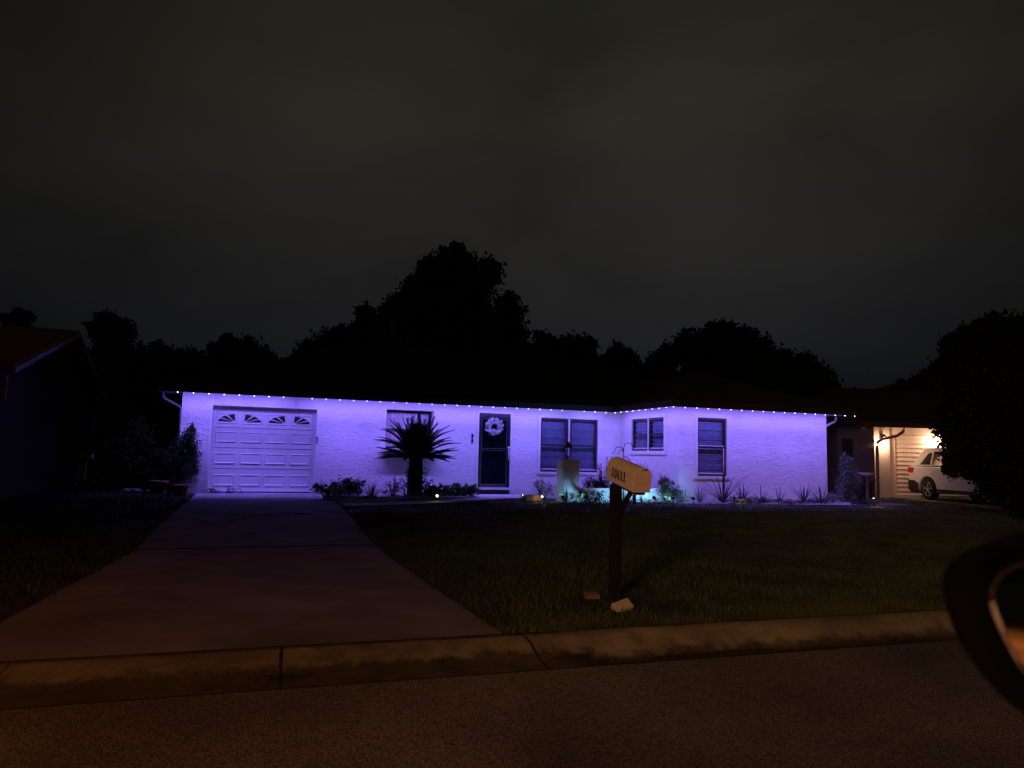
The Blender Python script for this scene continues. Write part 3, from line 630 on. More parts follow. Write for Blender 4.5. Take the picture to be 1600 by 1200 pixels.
def place_px(px, o, z=-.01): x, y = WP(px, o); return (x, y, z)
def shrub(name, label, px, o, blobs, n, leaf, m, group='shrubs and flowers in the house beds', aspect=.45, stems=6, sprigs=0, hmax=.6, cat='shrub'):
    loc = place_px(px, o); root = thing(name, label, cat, loc, TH, group)
    V, F = leaf_cloud(subclump(blobs, 5), n, leaf, aspect, .6)
    st = MB()
    for i in range(stems):
        b = blobs[i % len(blobs)][0]; st.tube([(random.uniform(-.04,.04), random.uniform(-.04,.04), -.03), (b[0]*.6, b[1]*.6, b[2]*.6), b], [.010,.007,.004], 5)
    sv = []
    for i in range(sprigs):
        b = blobs[i % len(blobs)]; a = random.uniform(0, 6.28); l = random.uniform(.5, 1)*hmax
        p0 = Vector((b[0][0]*.4, b[0][1]*.4, 0)); p2 = Vector((b[0][0]+math.cos(a)*b[1][0]*.8, b[0][1]+math.sin(a)*.15, b[0][2]+l)); p1 = (p0+p2)/2+Vector((0,0,.08))
        st.tube([p0, p1, p2], [.006,.004,.002], 4)
        for q in range(12):
            f = .45+.55*q/11; c = p0*(1-f)**2+p1*2*f*(1-f)+p2*f*f+Vector((random.gauss(0,.02), random.gauss(0,.02), random.gauss(0,.015))); sv.append(c)
    if sv:
        C = np.array([tuple(c) for c in sv]); nn = len(C); n1 = RNG.normal(size=(nn,3)); n1 /= np.linalg.norm(n1,axis=1)[:,None]; n2 = np.cross(n1, RNG.normal(size=(nn,3))); n2 /= np.linalg.norm(n2,axis=1)[:,None]
        V2 = np.stack([C-n1*leaf*1.1, C+n2*leaf*.55, C+n1*leaf*1.1, C-n2*leaf*.55], 1).reshape(-1,3); F = np.concatenate([F, np.arange(len(V2)).reshape(-1,4)+len(V)]); V = np.concatenate([V, V2])
    V[:, 2] = np.maximum(V[:, 2], .0)
    np_mesh('foliage', V, F, m, root); st.build('stems', BARK, root); return root
def spiky(name, label, px, o, n, ln, wd, m, group='spiky plants along the beds', spread=(10, 75), arch=.5, cat='plant', z=-.01, loc=None):
    loc = loc or place_px(px, o, z); root = thing(name, label, cat, loc, random.uniform(0,6), group); mb = MB()
    for i in range(n):
        a = 2*math.pi*i/n+random.uniform(-.4,.4); el = rad(90-random.uniform(*spread)); L_ = ln*random.uniform(.65,1.1); dr = random.uniform(.3,1)*arch
        side = Vector((-math.sin(a), math.cos(a), 0)); prev = None; K_ = 7; base = len(mb.v)
        for k in range(K_+1):
            f = k/K_; r = L_*f; h = r*math.sin(el)-dr*L_*f*f*.5*math.cos(el); x = r*math.cos(el)
            c = Vector((math.cos(a)*(x+.02), math.sin(a)*(x+.02), max(h, .01))); ww = wd*(1-f**2.2)*(.55+.45*min(1, f*4))+.0008
            mb.v += [tuple(c-side*ww+Vector((0,0,ww*.5))), tuple(c), tuple(c+side*ww+Vector((0,0,ww*.5)))]
        for k in range(K_):
            q = base+k*3; mb.f += [(q, q+1, q+4, q+3), (q+1, q+2, q+5, q+4)]
    mb.build('leaves', m, root, smooth=False); return root

# sago palm
SX, SO = 648, 1.05
loc = place_px(SX, SO)
sago = thing('sago_palm', 'dark sago palm with a stiff fan of fronds in front of the deep set window', 'palm', loc, 0)
mb = MB(); prof = []; 
nr, na = 46, 26; base = 0
for i in range(nr):
    z = -.05+1.03*i/(nr-1)
    for j in range(na):
        g = 2*math.pi*j/na; r = .165*(1+.10*math.cos(z*3.0-.5)) + .022*math.sin(z*70+ (j % 2)*math.pi) + random.uniform(-.014,.014); mb.v.append((math.cos(g)*r, math.sin(g)*r, z))
for i in range(nr-1):
    for j in range(na): a = i*na+j; b = i*na+(j+1) % na; mb.f.append((a, b, b+na, a+na))
mb.f.append(tuple((nr-1)*na+j for j in range(na)))
mb.build('trunk', mat('sago_trunk', (.022,.017,.014), .95, .4, 20), sago)
def frond(a, el, L_, droop, par):
    mb = MB(); P = []; K_ = 26
    for k in range(K_+1):
        f = k/K_; e = el-droop*f*f; P.append(None)
    p = Vector((math.cos(a)*.10, math.sin(a)*.10, .96)); P = [p.copy()]
    for k in range(K_):
        f = k/K_; e = el-droop*f**1.5; p = p+Vector((math.cos(a)*math.cos(e), math.sin(a)*math.cos(e), math.sin(e)))*(L_/K_); P.append(p.copy())
    mb.tube(P[::3]+[P[-1]], [.012*(1-i/(len(P[::3])+1))+.003 for i in range(len(P[::3])+1)], 5)
    side = Vector((-math.sin(a), math.cos(a), 0))
    for k in range(3, K_+1):
        f = k/K_; t = (P[k]-P[k-1]).normalized(); nrm = side.cross(t)*-1
        ll = .21*math.sin(min(1, f*1.15)*math.pi*.80+.35)+.02
        for sg in (-1, 1):
            for h in (0, .5):
                c = P[k]-(P[k]-P[k-1])*h; d = (t*.75+side*sg*.8+nrm*.28).normalized(); n = len(mb.v); ww = t*.0085
                mb.v += [tuple(c-ww), tuple(c+ww), tuple(c+d*ll*.6+ww*.9), tuple(c+d*ll+Vector((0,0,-.01))), tuple(c+d*ll*.6-ww*.9)]; mb.f.append((n, n+1, n+2, n+3, n+4))
    mb.build('frond', L_SAGO, par)
for (cnt, e0, L0, off) in ((13, 6, .90, 0), (14, 20, .96, .24), (14, 42, 1.04, .1), (12, 58, 1.12, .3), (10, 68, 1.08, .0), (7, 82, 1.10, .5)):
    for i in range(cnt): frond(2*math.pi*i/cnt+off+random.uniform(-.09,.09), rad(e0+random.uniform(-5,5)), L0*random.uniform(.9,1.06), rad((16 if e0 < 30 else 42 if e0 < 60 else 14)+random.uniform(-10,14)), sago)
# ivy like creeper on the sago trunk plus offsets at its base
Lg = 'shrubs and flowers in the house beds'
shrub('creeper', 'sparse leafy creeper climbing around the sago palm trunk', 650, 1.28, [((-.22,0,.5),(.08,.1,.3)),((.24,0,.45),(.09,.1,.3)),((-.3,0,.3),(.12,.1,.15)),((.33,0,.25),(.15,.1,.15))], 330, .035, L_DARK, aspect=.3, sprigs=8, hmax=.25)
for (px, o, lb) in ((636, 1.3, 'dark sago sucker at the left foot of the palm trunk'), (668, 1.35, 'dark sago sucker at the right foot of the palm trunk')):
    spiky('sago_sucker', lb, px, o, 22, .42, .014, L_SAGO, spread=(15, 80), arch=.35)
shrub('flowering_shrub', 'rounded green shrub with thin sprigs right of the garage door', 540, 1.6, [((0,0,.24),(.36,.3,.24)),((-.3,.1,.18),(.22,.25,.18)),((.22,0,.28),(.24,.25,.2))], 2300, .030, L_MID, sprigs=12, hmax=.16)
shrub('low_shrub', 'low pale green shrub spilling onto the driveway edge', 510, 1.9, [((0,0,.16),(.34,.3,.16)),((-.15,-.1,.24),(.15,.15,.14)),((.1,-.5,.1),(.3,.3,.12))], 1100, .028, L_PALE, sprigs=9, hmax=.16)
spiky('grassy_tuft', 'blue green grassy tuft in the bed left of the sago palm', 581, 2.0, 60, .46, .007, L_BLUE, spread=(4, 55), arch=.4)
shrub('flower_clump', 'tall thin flower stems between grassy tuft and sago palm', 612, 1.5, [((0,0,.18),(.22,.2,.16)),((.15,0,.28),(.12,.1,.14))], 420, .022, L_BLUE, sprigs=12, hmax=.32)
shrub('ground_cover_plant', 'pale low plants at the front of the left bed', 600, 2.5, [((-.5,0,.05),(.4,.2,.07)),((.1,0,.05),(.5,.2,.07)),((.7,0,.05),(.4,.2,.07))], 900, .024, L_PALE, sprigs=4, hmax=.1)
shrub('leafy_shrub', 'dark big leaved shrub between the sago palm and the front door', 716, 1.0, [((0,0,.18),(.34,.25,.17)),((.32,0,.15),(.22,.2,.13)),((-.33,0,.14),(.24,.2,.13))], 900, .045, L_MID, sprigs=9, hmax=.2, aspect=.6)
shrub('round_shrub', 'small dark shrub behind the round path light', 676, 1.95, [((0,0,.16),(.26,.2,.16)),((.1,0,.22),(.12,.1,.12))], 700, .035, L_DARK, sprigs=4, hmax=.12)
shrub('seedling', 'tiny plants at the foot of the garage door left jamb', 338, -.2, [((0,0,.03),(.25,.06,.04)),((.5,0,.03),(.2,.05,.04))], 90, .022, L_DARK, sprigs=7, hmax=.08)
# right bed
shrub('bushy_shrub', 'wispy grey green shrub left of the square pillar', 846, 2.15, [((0,0,.28),(.26,.2,.22)),((.22,0,.22),(.2,.2,.2)),((-.05,0,.38),(.12,.1,.12))], 1000, .020, L_BLUE, sprigs=16, hmax=.2, aspect=.3)
spiky('strappy_clump', 'bright green strappy clump at the foot of the pillar', 884, 3.05, 46, .44, .008, L_MID, spread=(5, 65), arch=.6)
shrub('square_hedge', 'dark clipped shrub behind the low white planter wall beside the pillar', 930, 2.2, [((-.18,0,.42),(.2,.2,.2)),((.18,0,.42),(.2,.2,.2))], 1900, .022, L_DARK, sprigs=8, hmax=.12)
shrub('sprawling_shrub', 'sparse sprawling shrub with thin twigs left of the mailbox', 925, 3.1, [((-.2,0,.14),(.28,.12,.14)),((.2,0,.14),(.25,.12,.14))], 480, .024, L_DARK, sprigs=14, hmax=.16)
shrub('twiggy_shrub', 'tall twiggy shrub against the inner corner of the house', 945, 1.6, [((0,0,.55),(.22,.12,.42)),((.15,0,.8),(.14,.1,.25)),((-.15,0,.6),(.1,.1,.3))], 520, .020, L_DARK, sprigs=20, hmax=.35, aspect=.35)
shrub('twiggy_shrub', 'tall twiggy shrub showing just right of the mailbox top', 1008, 2.3, [((0,0,.5),(.22,.1,.35)),((-.1,0,.75),(.2,.1,.25))], 300, .018, L_DARK, sprigs=16, hmax=.3, aspect=.3)
shrub('wild_shrub', 'dark bushy shrub right of the mailbox in front of the wing corner', 1040, 2.95, [((0,0,.34),(.28,.2,.24)),((.2,0,.22),(.25,.2,.18)),((-.05,0,.5),(.12,.1,.15))], 1300, .026, L_DARK, sprigs=14, hmax=.22)
spiky('strappy_clump', 'bright green strappy clump below the mailbox front', 978, 3.2, 40, .34, .008, L_MID, spread=(5, 60), arch=.6)
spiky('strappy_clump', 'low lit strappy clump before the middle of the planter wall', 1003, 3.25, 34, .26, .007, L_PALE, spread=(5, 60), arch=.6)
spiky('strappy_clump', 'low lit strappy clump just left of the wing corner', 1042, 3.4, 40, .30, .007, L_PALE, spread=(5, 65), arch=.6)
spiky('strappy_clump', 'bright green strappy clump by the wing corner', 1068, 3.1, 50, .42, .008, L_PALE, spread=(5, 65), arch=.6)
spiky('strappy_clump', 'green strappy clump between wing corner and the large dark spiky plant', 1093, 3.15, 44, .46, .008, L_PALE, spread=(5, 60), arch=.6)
spiky('cordyline', 'largest dark spiky plant below the narrow window', 1130, 3.2, 34, 1.18, .017, L_STRAP, spread=(10, 66), arch=1.5)
spiky('cordyline', 'medium spiky plant right of the warm path light', 1160, 3.15, 18, .70, .016, L_STRAP, spread=(10, 64), arch=1.5)
spiky('cordyline', 'small spiky plant in the middle of the blank wing wall', 1190, 3.2, 15, .58, .014, L_STRAP, spread=(10, 64), arch=1.5)
spiky('cordyline', 'sparse small spiky plant right of the blank wall middle', 1217, 3.2, 11, .48, .013, L_STRAP, spread=(5, 70), arch=.5)
spiky('cordyline', 'upright spiky plant near the right end of the wing', 1256, 3.25, 16, .66, .015, L_STRAP, spread=(5, 50), arch=.4)
spiky('cordyline', 'spiky plant at the very right corner of the house', 1284, 3.3, 16, .72, .016, L_STRAP, spread=(5, 60), arch=.5)
shrub('ground_cover_plant', 'low ground cover filling the bed along the wing wall', 1215, 3.4, [((x, random.uniform(-.2,.15), .05),(.35,.22,.08)) for x in (-1.3,-.9,-.4,.1,.6,1.1,1.5)], 2600, .022, L_DARK, stems=0, sprigs=9, hmax=.1)
shrub('ground_cover_plant', 'low ground cover in the bed below the mailbox and planter wall', 980, 3.0, [((x, random.uniform(-.1,.1)-.3*x*0, .02),(.32,.14,.05)) for x in (-1.4,-1.0,-.4,.1,.6,1.1,1.5)], 800, .020, L_DARK, stems=0, sprigs=6, hmax=.06)
shrub('silver_conifer', 'pale grey upright conifer between the two houses', 1326, 2.8, [((0,0,.3),(.34,.3,.34)),((.02,0,.65),(.30,.26,.34)),((-.05,0,.95),(.21,.2,.28)),((-.12,0,1.18),(.11,.1,.17)),((.2,0,.6),(.2,.2,.3))], 5200, .030, L_SILV, aspect=.45, cat='conifer', group=None)
shrub('dark_shrub', 'dark low shrub right of the grey conifer', 1350, 3.1, [((0,0,.25),(.28,.25,.25)),((.1,0,.5),(.2,.2,.25))], 1300, .03, L_DARK)
shrub('low_shrub', 'sparse low shrub between wing corner and grey conifer', 1302, 3.2, [((0,0,.14),(.25,.25,.15))], 500, .025, L_BLUE, sprigs=5, hmax=.12)
shrub('reddish_shrub', 'low reddish plant in front of the grey conifer', 1345, 3.9, [((0,0,.07),(.4,.2,.09))], 500, .025, L_PURP, sprigs=4, hmax=.08)
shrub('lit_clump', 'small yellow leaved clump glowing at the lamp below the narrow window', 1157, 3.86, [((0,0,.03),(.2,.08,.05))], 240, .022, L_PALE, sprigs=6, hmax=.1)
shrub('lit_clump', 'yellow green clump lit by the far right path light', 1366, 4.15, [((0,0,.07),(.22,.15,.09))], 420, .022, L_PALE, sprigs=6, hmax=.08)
# pale pebbles along the beds
def stones(name, label, n, fn, r0, r1, m=ROCK):
    mb = MB()
    for i in range(n):
        x, y = fn(i); r = random.uniform(r0, r1); c = Vector((x, y, .0+r*.35)); ph = random.uniform(0,3)
        base = len(mb.v); st = [(0,-1),(1,-.35),(1,.3),(.55,.85),(0,1)]
        for (q, z) in st:
            for j in range(7): g = 2*math.pi*j/7+ph; k = r*(1+random.uniform(-.15,.15)); mb.v.append((c.x+math.cos(g)*q*k*1.3, c.y+math.sin(g)*q*k, c.z+z*r*.6))
        for a in range(4):
            for j in range(7): u_ = base+a*7+j; v_ = base+a*7+(j+1) % 7; mb.f.append((u_, v_, v_+7, u_+7))
    o = mb.build(name, m, smooth=True); tag(o, label, 'stones', kind='stuff'); return o
def bedpt(i):
    while True:
        t, o = random.uniform(3.3, 6.9), random.uniform(.6, 3.1)
        if o < 3.3-.62*(t-3.2) + .2: return W(t, o)
stones('pebbles', 'pale pebbles strewn between the plants of the left bed', 1100, bedpt, .016, .042)

# left side: shrubs, conifer in pots
def tub(px, Y, r, h, label):
    q = at(px, 757, Y); mb = MB(); mb.lathe([(r*.7,0),(r*.78,h*.1),(r*.96,h*.8),(r*1.08,h*.82),(r*1.08,h),(r*.95,h),(r*.93,h*.86),(.01,h*.86)], 24)
    o = mb.build('flower_pot', TERRA, smooth=True, loc=(q.x, Y, -.04)); tag(o, label, 'pot', 'terracotta pots left of the garage'); return o
tub(248, 17.5, .20, .34, 'red terracotta pot further from the garage under the bushes'); tub(282, 17.3, .18, .27, 'red terracotta pot nearest the garage corner')
def left_bush(name, label, px, Y, blobs, n, leaf, m, bz=-.04, cat='shrub', k=6, group=None):
    q = at(px, 757, Y); root = thing(name, label, cat, (q.x, Y, bz), 0, group)
    V, F = leaf_cloud(subclump(blobs, k), n, leaf, .45); V[:, 2] = np.maximum(V[:, 2], .02); np_mesh('foliage', V, F, m, root)
    mb = MB()
    for (c, r) in blobs: mb.tube([(0,0,0), (c[0]*.5, c[1]*.5, c[2]*.6), c], [.03,.02,.01], 6)
    mb.build('stems', BARK, root); return root
left_bush('pointed_conifer', 'dark pointed conifer covering the left corner of the garage wall', 276, 18.1, [((0,0,.55),(.42,.35,.4)),((.1,0,.85),(.38,.3,.4)),((.16,0,1.15),(.28,.25,.35)),((.22,0,1.42),(.15,.15,.22)),((-.15,0,.75),(.35,.3,.4)),((.27,0,1.6),(.06,.06,.12))], 16000, .030, L_DARK, cat='conifer')
left_bush('tall_shrub', 'rounded leafy shrub left of the conifer and pots', 203, 18.6, [((0,0,.75),(.5,.4,.45)),((.1,0,1.25),(.45,.4,.4)),((.05,0,1.65),(.25,.25,.25)),((.35,0,.95),(.3,.3,.35)),((-.3,0,1.05),(.3,.3,.4))], 5200, .050, L_MID)
stones('edging_stones', 'pale stones lying along the edge under the left shrubs', 34, lambda i: (at(188+3.4*i+random.uniform(-3,3), 760, 18.3+random.uniform(-.3,.3)).x, 18.3+random.uniform(-.3,.3)), .03, .06)

# pillar and planter
pil = thing('garden_pillar', 'square white block pillar carrying a black lantern', 'pillar', W(HP(887,2.55),2.55)+(-.02,), TH)
mb = MB(); mb.box(-.21,.21,-.21,.21,0,.98); mb.build('shaft', STUCCO, pil); mb = MB(); mb.box(-.225,.225,-.225,.225,.98,1.03); mb.build('cap', TRIM, pil, bevel=.008)
lt = thing('post_lantern', 'black unlit carriage lantern standing on the pillar', 'lantern', W(HP(887,2.55),2.55)+(1.011,), TH)
mb = MB(); mb.lathe([(.06,0),(.06,.02),(.02,.03),(.02,.07),(.055,.08),(.06,.10),(.01,.10)], 12); mb.build('base', BLACK, lt)
mb = MB()
for k in range(4):
    g = math.pi/4+k*math.pi/2; mb.tube([(math.cos(g)*.06, math.sin(g)*.06, .10), (math.cos(g)*.085, math.sin(g)*.085, .30)], .006, 5)
mb.build('cage', BLACK, lt)
mb = MB(); mb.lathe([(.125,.295),(.12,.31),(.06,.36),(.05,.40),(.02,.415),(.012,.44),(.002,.45)], 16); mb.build('lid', BLACK, lt, smooth=True)
mb = MB(); mb.lathe([(.052,.105),(.078,.29)], 4); mb.build('glass', glass('lantern_glass', (.8,.8,.85)), lt, rotz=0)
pw = thing('planter_wall', 'low white planter wall lit cyan behind the mailbox', 'planter', (0,0,0), 0)
ta, tb = HP(903,2.75), HP(1063,2.78)
pw.location = W(ta, 2.75)+(-.05,); pw.rotation_euler = (0,0,TH)
mb = MB(); mb.box(0,tb-ta,0,.14,0,.33); mb.build('face', STUCCO, pw); mb = MB(); mb.box(-.02,tb-ta+.02,-.02,.16,.3305,.37); mb.build('coping', TRIM, pw, bevel=.006)

# shepherd hook
sh = thing('shepherd_hook', 'black multi arm shepherd hook in the bed behind the mailbox', 'plant hook', place_px(974, 3.0), TH+.0)
Yh = 1.0
mb = MB(); mb.tube([(0,0,-.1),(0,0,1.02)], .014, 8); mb.build('pole', BLACK, sh)
def hook(dx, z0, top, r, drop):
    pts = [(0,0,z0)]; 
    for i in range(13):
        g = math.pi*i/12; pts.append((dx*(.5-.5*math.cos(g)), 0, top-r+r*math.sin(g)))
    pts.append((dx*1.0+math.copysign(.03, dx), 0, top-r-drop)); pts.append((dx*1.0+math.copysign(.06, dx), 0, top-r-drop+.01))
    m = MB(); m.tube(pts, .009, 6); m.build('hook_arm', BLACK, sh, smooth=True)
hook(.27, .95, 1.47, .16, .03); hook(-.26, .95, 1.36, .12, .05); hook(.13, .95, 1.12, .05, .03); hook(-.12, 1.0, 1.28, .05, .05)

# garden spot lights
def spotlight(name, label, loc, aim, power, col, lens, group, cone=95, glow=True, up=.12, sz=1.0):
    root = thing(name, label, 'garden light', loc, math.atan2(aim[1], aim[0])-math.pi/2, group)
    mb = MB(); mb.tube([(0,0,-.08),(0,0,up)], .010, 6); mb.build('stake', BLACK, root)
    a = Vector(aim).normalized(); hx = math.hypot(a.x, a.y); d = Vector((0, hx, a.z)); c = Vector((0,0,up+.02))
    mb = MB(); mb.tube([c-d*.05*sz, c-d*.02*sz, c+d*.05*sz], [.015*sz,.035*sz,.042*sz], 12); mb.build('head', BLACK, root, smooth=False)
    mb = MB(); mb.tube([c+d*.0505*sz, c+d*.054*sz], .034*sz, 12); mb.build('lens', lens, root)
    if glow: lamp('SPOT', 'garden_glow', tuple(c+d*.075*sz), power, col, root, .03, (d.x, d.y, d.z), cone, .9)
    return root
CYL = mat('cyan_lens', (.8,.9,1), .3, 0, emit=(.35,.8,1), estr=6)
CYAN = (.22,.58,1.0)
inw = tuple(-HV)+(.12,)
for (px, o, p, lb) in ((880, 3.35, 15, 'left cyan spotlight aimed at the pillar'), (915, 3.3, 10, 'second cyan spotlight, right of the pillar'), (968, 3.4, 11, 'cyan spotlight hidden under the mailbox'), (1023, 3.5, 24, 'cyan spotlight seen as a black stake right of the mailbox'), (1052, 3.6, 16, 'cyan spotlight by the wing corner'), (1084, 3.75, 13, 'rightmost cyan spotlight, between the wing corner and the narrow window')):
    spotlight('garden_spotlight', lb, place_px(px, o), inw, p*1.6, CYAN, CYL, 'cyan garden spotlights', 96)
mb = MB(); mb.lathe([(.03,-.05),(.045,0),(.045,.2),(.03,.21)], 12); o = mb.build('garden_post', BLACK, loc=place_px(991, 3.35), smooth=True); tag(o, 'short black post standing below the mailbox front', 'post')
WC = (1,.62,.26)
spotlight('path_light', 'round lit path light at the front of the left bed', place_px(683, 2.5), (float(HV[0])*.4-.0, float(HV[1]), -.05), 1.2, WC, WARM, 'warm solar path lights', 120, up=.10, sz=.85)
spotlight('path_light', 'left lit lamp beside the low wooden trough', place_px(815, 2.25), (.9,-.3,-.1), 1.0, WC, WARM, 'warm solar path lights', 120, up=.11, sz=.5)
spotlight('path_light', 'square lit lamp at the right end of the low wooden trough', place_px(848, 2.75), (-.35,-.9,-.05), 2.2, WC, WARM, 'warm solar path lights', 130, up=.10, sz=.7)
spotlight('path_light', 'lit lamp at the foot of the largest spiky plant', place_px(1147, 3.98), (.75,.1,-.35), 5.0, WC, WARM, 'warm solar path lights', 130, up=.17, sz=.6)
spotlight('path_light', 'far right lit lamp in a yellow green clump', place_px(1364, 4.3), (.1,-.3,-.5), 6.0, WC, WARM, 'warm solar path lights', 150, up=.20, sz=.6)
tr = thing('wooden_trough', 'low brown wooden trough glowing between two path lights', 'trough', place_px(832, 2.35), TH)
mb = MB(); mb.box(-.22,.22,-.10,.10,0,.13); mb.build('box', mat('wood_trough', (.16,.075,.03), .8, .3, 9, .002, 40), tr, bevel=.008); mb = MB(); mb.box(-.20,.20,-.085,.085,.1305,.14); mb.build('soil', MULCH, tr)
lamp('POINT', 'garden_glow', (.05,-.2,.08), .5, WC, tr, .02)  # unseen point light for the glow at the trough

# birdbath like tray right of the conifer
bb = thing('bird_bath', 'pale shallow tray on a slim reddish pedestal before the neighbour wall', 'bird bath', place_px(1356, 3.4), 0)
mb = MB(); mb.lathe([(.12,-.02),(.10,.03),(.045,.10),(.04,.6),(.06,.74),(.02,.745)], 14); mb.build('pedestal', mat('pedestal_clay', (.13,.07,.06), .8, .2), bb, smooth=True)
mb = MB(); mb.lathe([(.03,.745),(.15,.77),(.22,.82),(.225,.835),(.20,.832),(.05,.80),(.001,.80)], 20); mb.build('tray', ROCK, bb, smooth=True)

# ------------------------------------------------------------------ mailbox
MX, MY = 0.875, 6.12; mz = gz(MX, MY)
mbx = thing('mailbox', 'cream arched mailbox with house number on a dark wooden post', 'mailbox', (MX, MY, mz), 0)
PW_ = mat('post_wood', (.005,.0045,.004), .9, .35, 12, .003, 50); CREAM = mat('mailbox_cream', (.84,.74,.60), .5, .08, 6)
mb = MB(); mb.box(-.040,.040,-.040,.040,-.15,.93); mb.build('post', PW_, mbx, bevel=.006, rotz=.30)
AX = .36   # heading of the box: front end towards the camera and to the right
def boxframe(o): o.location = (.09,-.06,1.02); o.rotation_euler = (rad(-11)*-1, 0, AX); return o
hub = MB(); Wd, Hs = .077, .12; L0, L1 = .22, -.22
prof = [(-Wd,-.100),(Wd,-.100),(Wd,.02)]+[(Wd*math.cos(g), .02+Wd*math.sin(g)) for g in [math.pi*i/12 for i in range(1, 12)]]+[(-Wd,.02)]
hub.prism([(x, L0, z) for x, z in prof], (0, L1-L0, 0)); body = boxframe(hub.build('box', CREAM, mbx, fix=True, bevel=.004))
dm = MB(); pr2 = [(x*1.03, z*1.03) for x, z in prof]; dm.prism([(x, L1-.002, z) for x, z in pr2], (0, -.014, 0)); dm.build('door', CREAM, body, fix=True, bevel=.004)
dm = MB(); dm.tube([(-.012,L1-.016,.085),(-.012,L1-.04,.088),(.012,L1-.04,.088),(.012,L1-.016,.085)], .005, 6); dm.build('latch', STEEL, body)
DIG = mat('digit_black', (.02,.016,.02), .5, 0)
def digit(ch, y, parent):
    if ch == '1':
        m = MB(); z0, h, t = -.055, .080, .0075
        m.box(-Wd-.003,-Wd-.0005, y-t, y+t, z0, z0+h); m.box(-Wd-.0028,-Wd-.0006, y-.016, y+.016, z0, z0+.010); m.box(-Wd-.0028,-Wd-.0006, y+t, y+.015, z0+h-.021, z0+h-.009)
        m.build('digit', DIG, parent); return
    cu = bpy.data.curves.new('digit', 'FONT'); cu.body = ch; cu.size = .111; cu.offset = .003; cu.extrude = .001; cu.align_x = 'CENTER'
    to = bpy.data.objects.new('tmp_digit', cu); COL.objects.link(to); dg = bpy.context.evaluated_depsgraph_get(); me = bpy.data.meshes.new_from_object(to.evaluated_get(dg)); bpy.data.objects.remove(to)
    o = bpy.data.objects.new('digit', me); me.materials.clear(); me.materials.append(DIG); COL.objects.link(o); o.parent = parent
    o.matrix_local = Matrix(((0,0,-1,-Wd-.002),(-.72,0,0,y),(0,1,0,-.055),(0,0,0,1)))
for i, ch in enumerate('10611'): digit(ch, .112-.049*i, body)
mb = MB(); mb.tube([(.01,-.02,.66),(.085,-.24,.875)], .026, 4); mb.build('brace', PW_, mbx)
mb = MB(); mb.box(-.045,.045,-.2,.19,-.024,0); o = mb.build('bracket_board', PW_, mbx); o.location = (.09,-.06,1.02-.103); o.rotation_euler = (rad(11), 0, AX)
# pieces lying at the post
q = at(970, 935, 5.75); br = MB(); br.box(-.075,.075,-.045,.045,0,.05); o = br.build('paver_piece', mat('paver', (.55,.47,.40), .9, .2, 25, .003, 60), loc=(q.x, 5.70, gz(q.x,5.7)+.012), rotz=.5, bevel=.008)
o.rotation_euler = (rad(38), rad(-14), .45); tag(o, 'tilted pale paver piece lying right of the mailbox post', 'paver', 'pavers by the mailbox post')
q = at(925, 917, 6.1); br = MB(); br.box(-.06,.06,-.04,.04,0,.045); o = br.build('paver_piece', mat('paver_dull', (.22,.14,.11), .9, .2, 25, .003, 60), loc=(q.x, 6.1, gz(q.x,6.1)+.005), bevel=.008)
o.rotation_euler = (rad(15), 0, .2); tag(o, 'dull reddish paver piece left of the mailbox post', 'paver', 'pavers by the mailbox post')

# ------------------------------------------------------------------ car wing mirror
nm = Vector((-.80,-.57,.056)).normalized(); org = at(1600, 960, .64)
def onp(px, py, off=0.0): d = ray(px, py); c0 = Vector((0,0,CH)); k = (org-c0).dot(nm)/d.dot(nm); return c0+d*k+nm*off
HO = [(1479,905),(1486,884),(1510,862),(1550,845),(1600,831),(1680,816),(1760,812),(1830,825),(1872,870),(1888,960),(1880,1060),(1850,1130),(1790,1165),(1720,1160),(1655,1142),(1600,1112),(1560,1076),(1524,1030),(1498,985),(1483,940)]
GO = [(1543,936),(1549,912),(1566,892),(1600,878),(1680,864),(1770,862),(1822,880),(1842,960),(1835,1050),(1805,1105),(1740,1112),(1665,1095),(1602,1056),(1572,1010),(1552,968)]
def smooth_loop(P, n=4):
    out = []; m = len(P)
    for i in range(m):
        p0, p1, p2, p3 = [np.array(P[(i+k) % m], float) for k in (-1,0,1,2)]
        for j in range(n):
            t = j/n; out.append(tuple(.5*((2*p1)+(-p0+p2)*t+(2*p0-5*p1+4*p2-p3)*t*t+(-p0+3*p1-3*p2+p3)*t**3)))
    return out
HOs, GOs = smooth_loop(HO, 4), smooth_loop(GO, 4)
mir = thing('car_wing_mirror', 'large blurred black car wing mirror at the right edge reflecting amber light', 'wing mirror', tuple(onp(1680, 990, -.05)), 0)
ml = Vector(mir.location)
def loopP(L_, off): return [onp(a, b, off)-ml for a, b in L_]
H0 = loopP(HOs, .004); cen = sum(H0, Vector())/len(H0); n = len(H0)
mb = MB(); rings = [(1.0*0+.90, .010), (.965, .010), (1.0, .0), (1.0, -.02), (.97, -.05), (.86, -.085), (.6, -.11), (.2, -.12)]
for (k, off) in rings:
    for p in H0: mb.v.append(tuple(cen+(p-cen)*k+nm*off))
for r in range(len(rings)-1):
    for j in range(n): a = r*n+j; b = r*n+(j+1) % n; mb.f.append((a, b, b+n, a+n))
mb.f.append(tuple((len(rings)-1)*n+j for j in range(n)))
# inner lip down to the glass: bridge by nearest resampled loops
mb.build('housing', mat('mirror_plastic', (.005,.0045,.004), .55, .1, 10, spec=.15), mir, smooth=True)
G0 = loopP(GOs, .004); G1 = loopP(GOs, .012); cg = sum(G0, Vector())/len(G0)
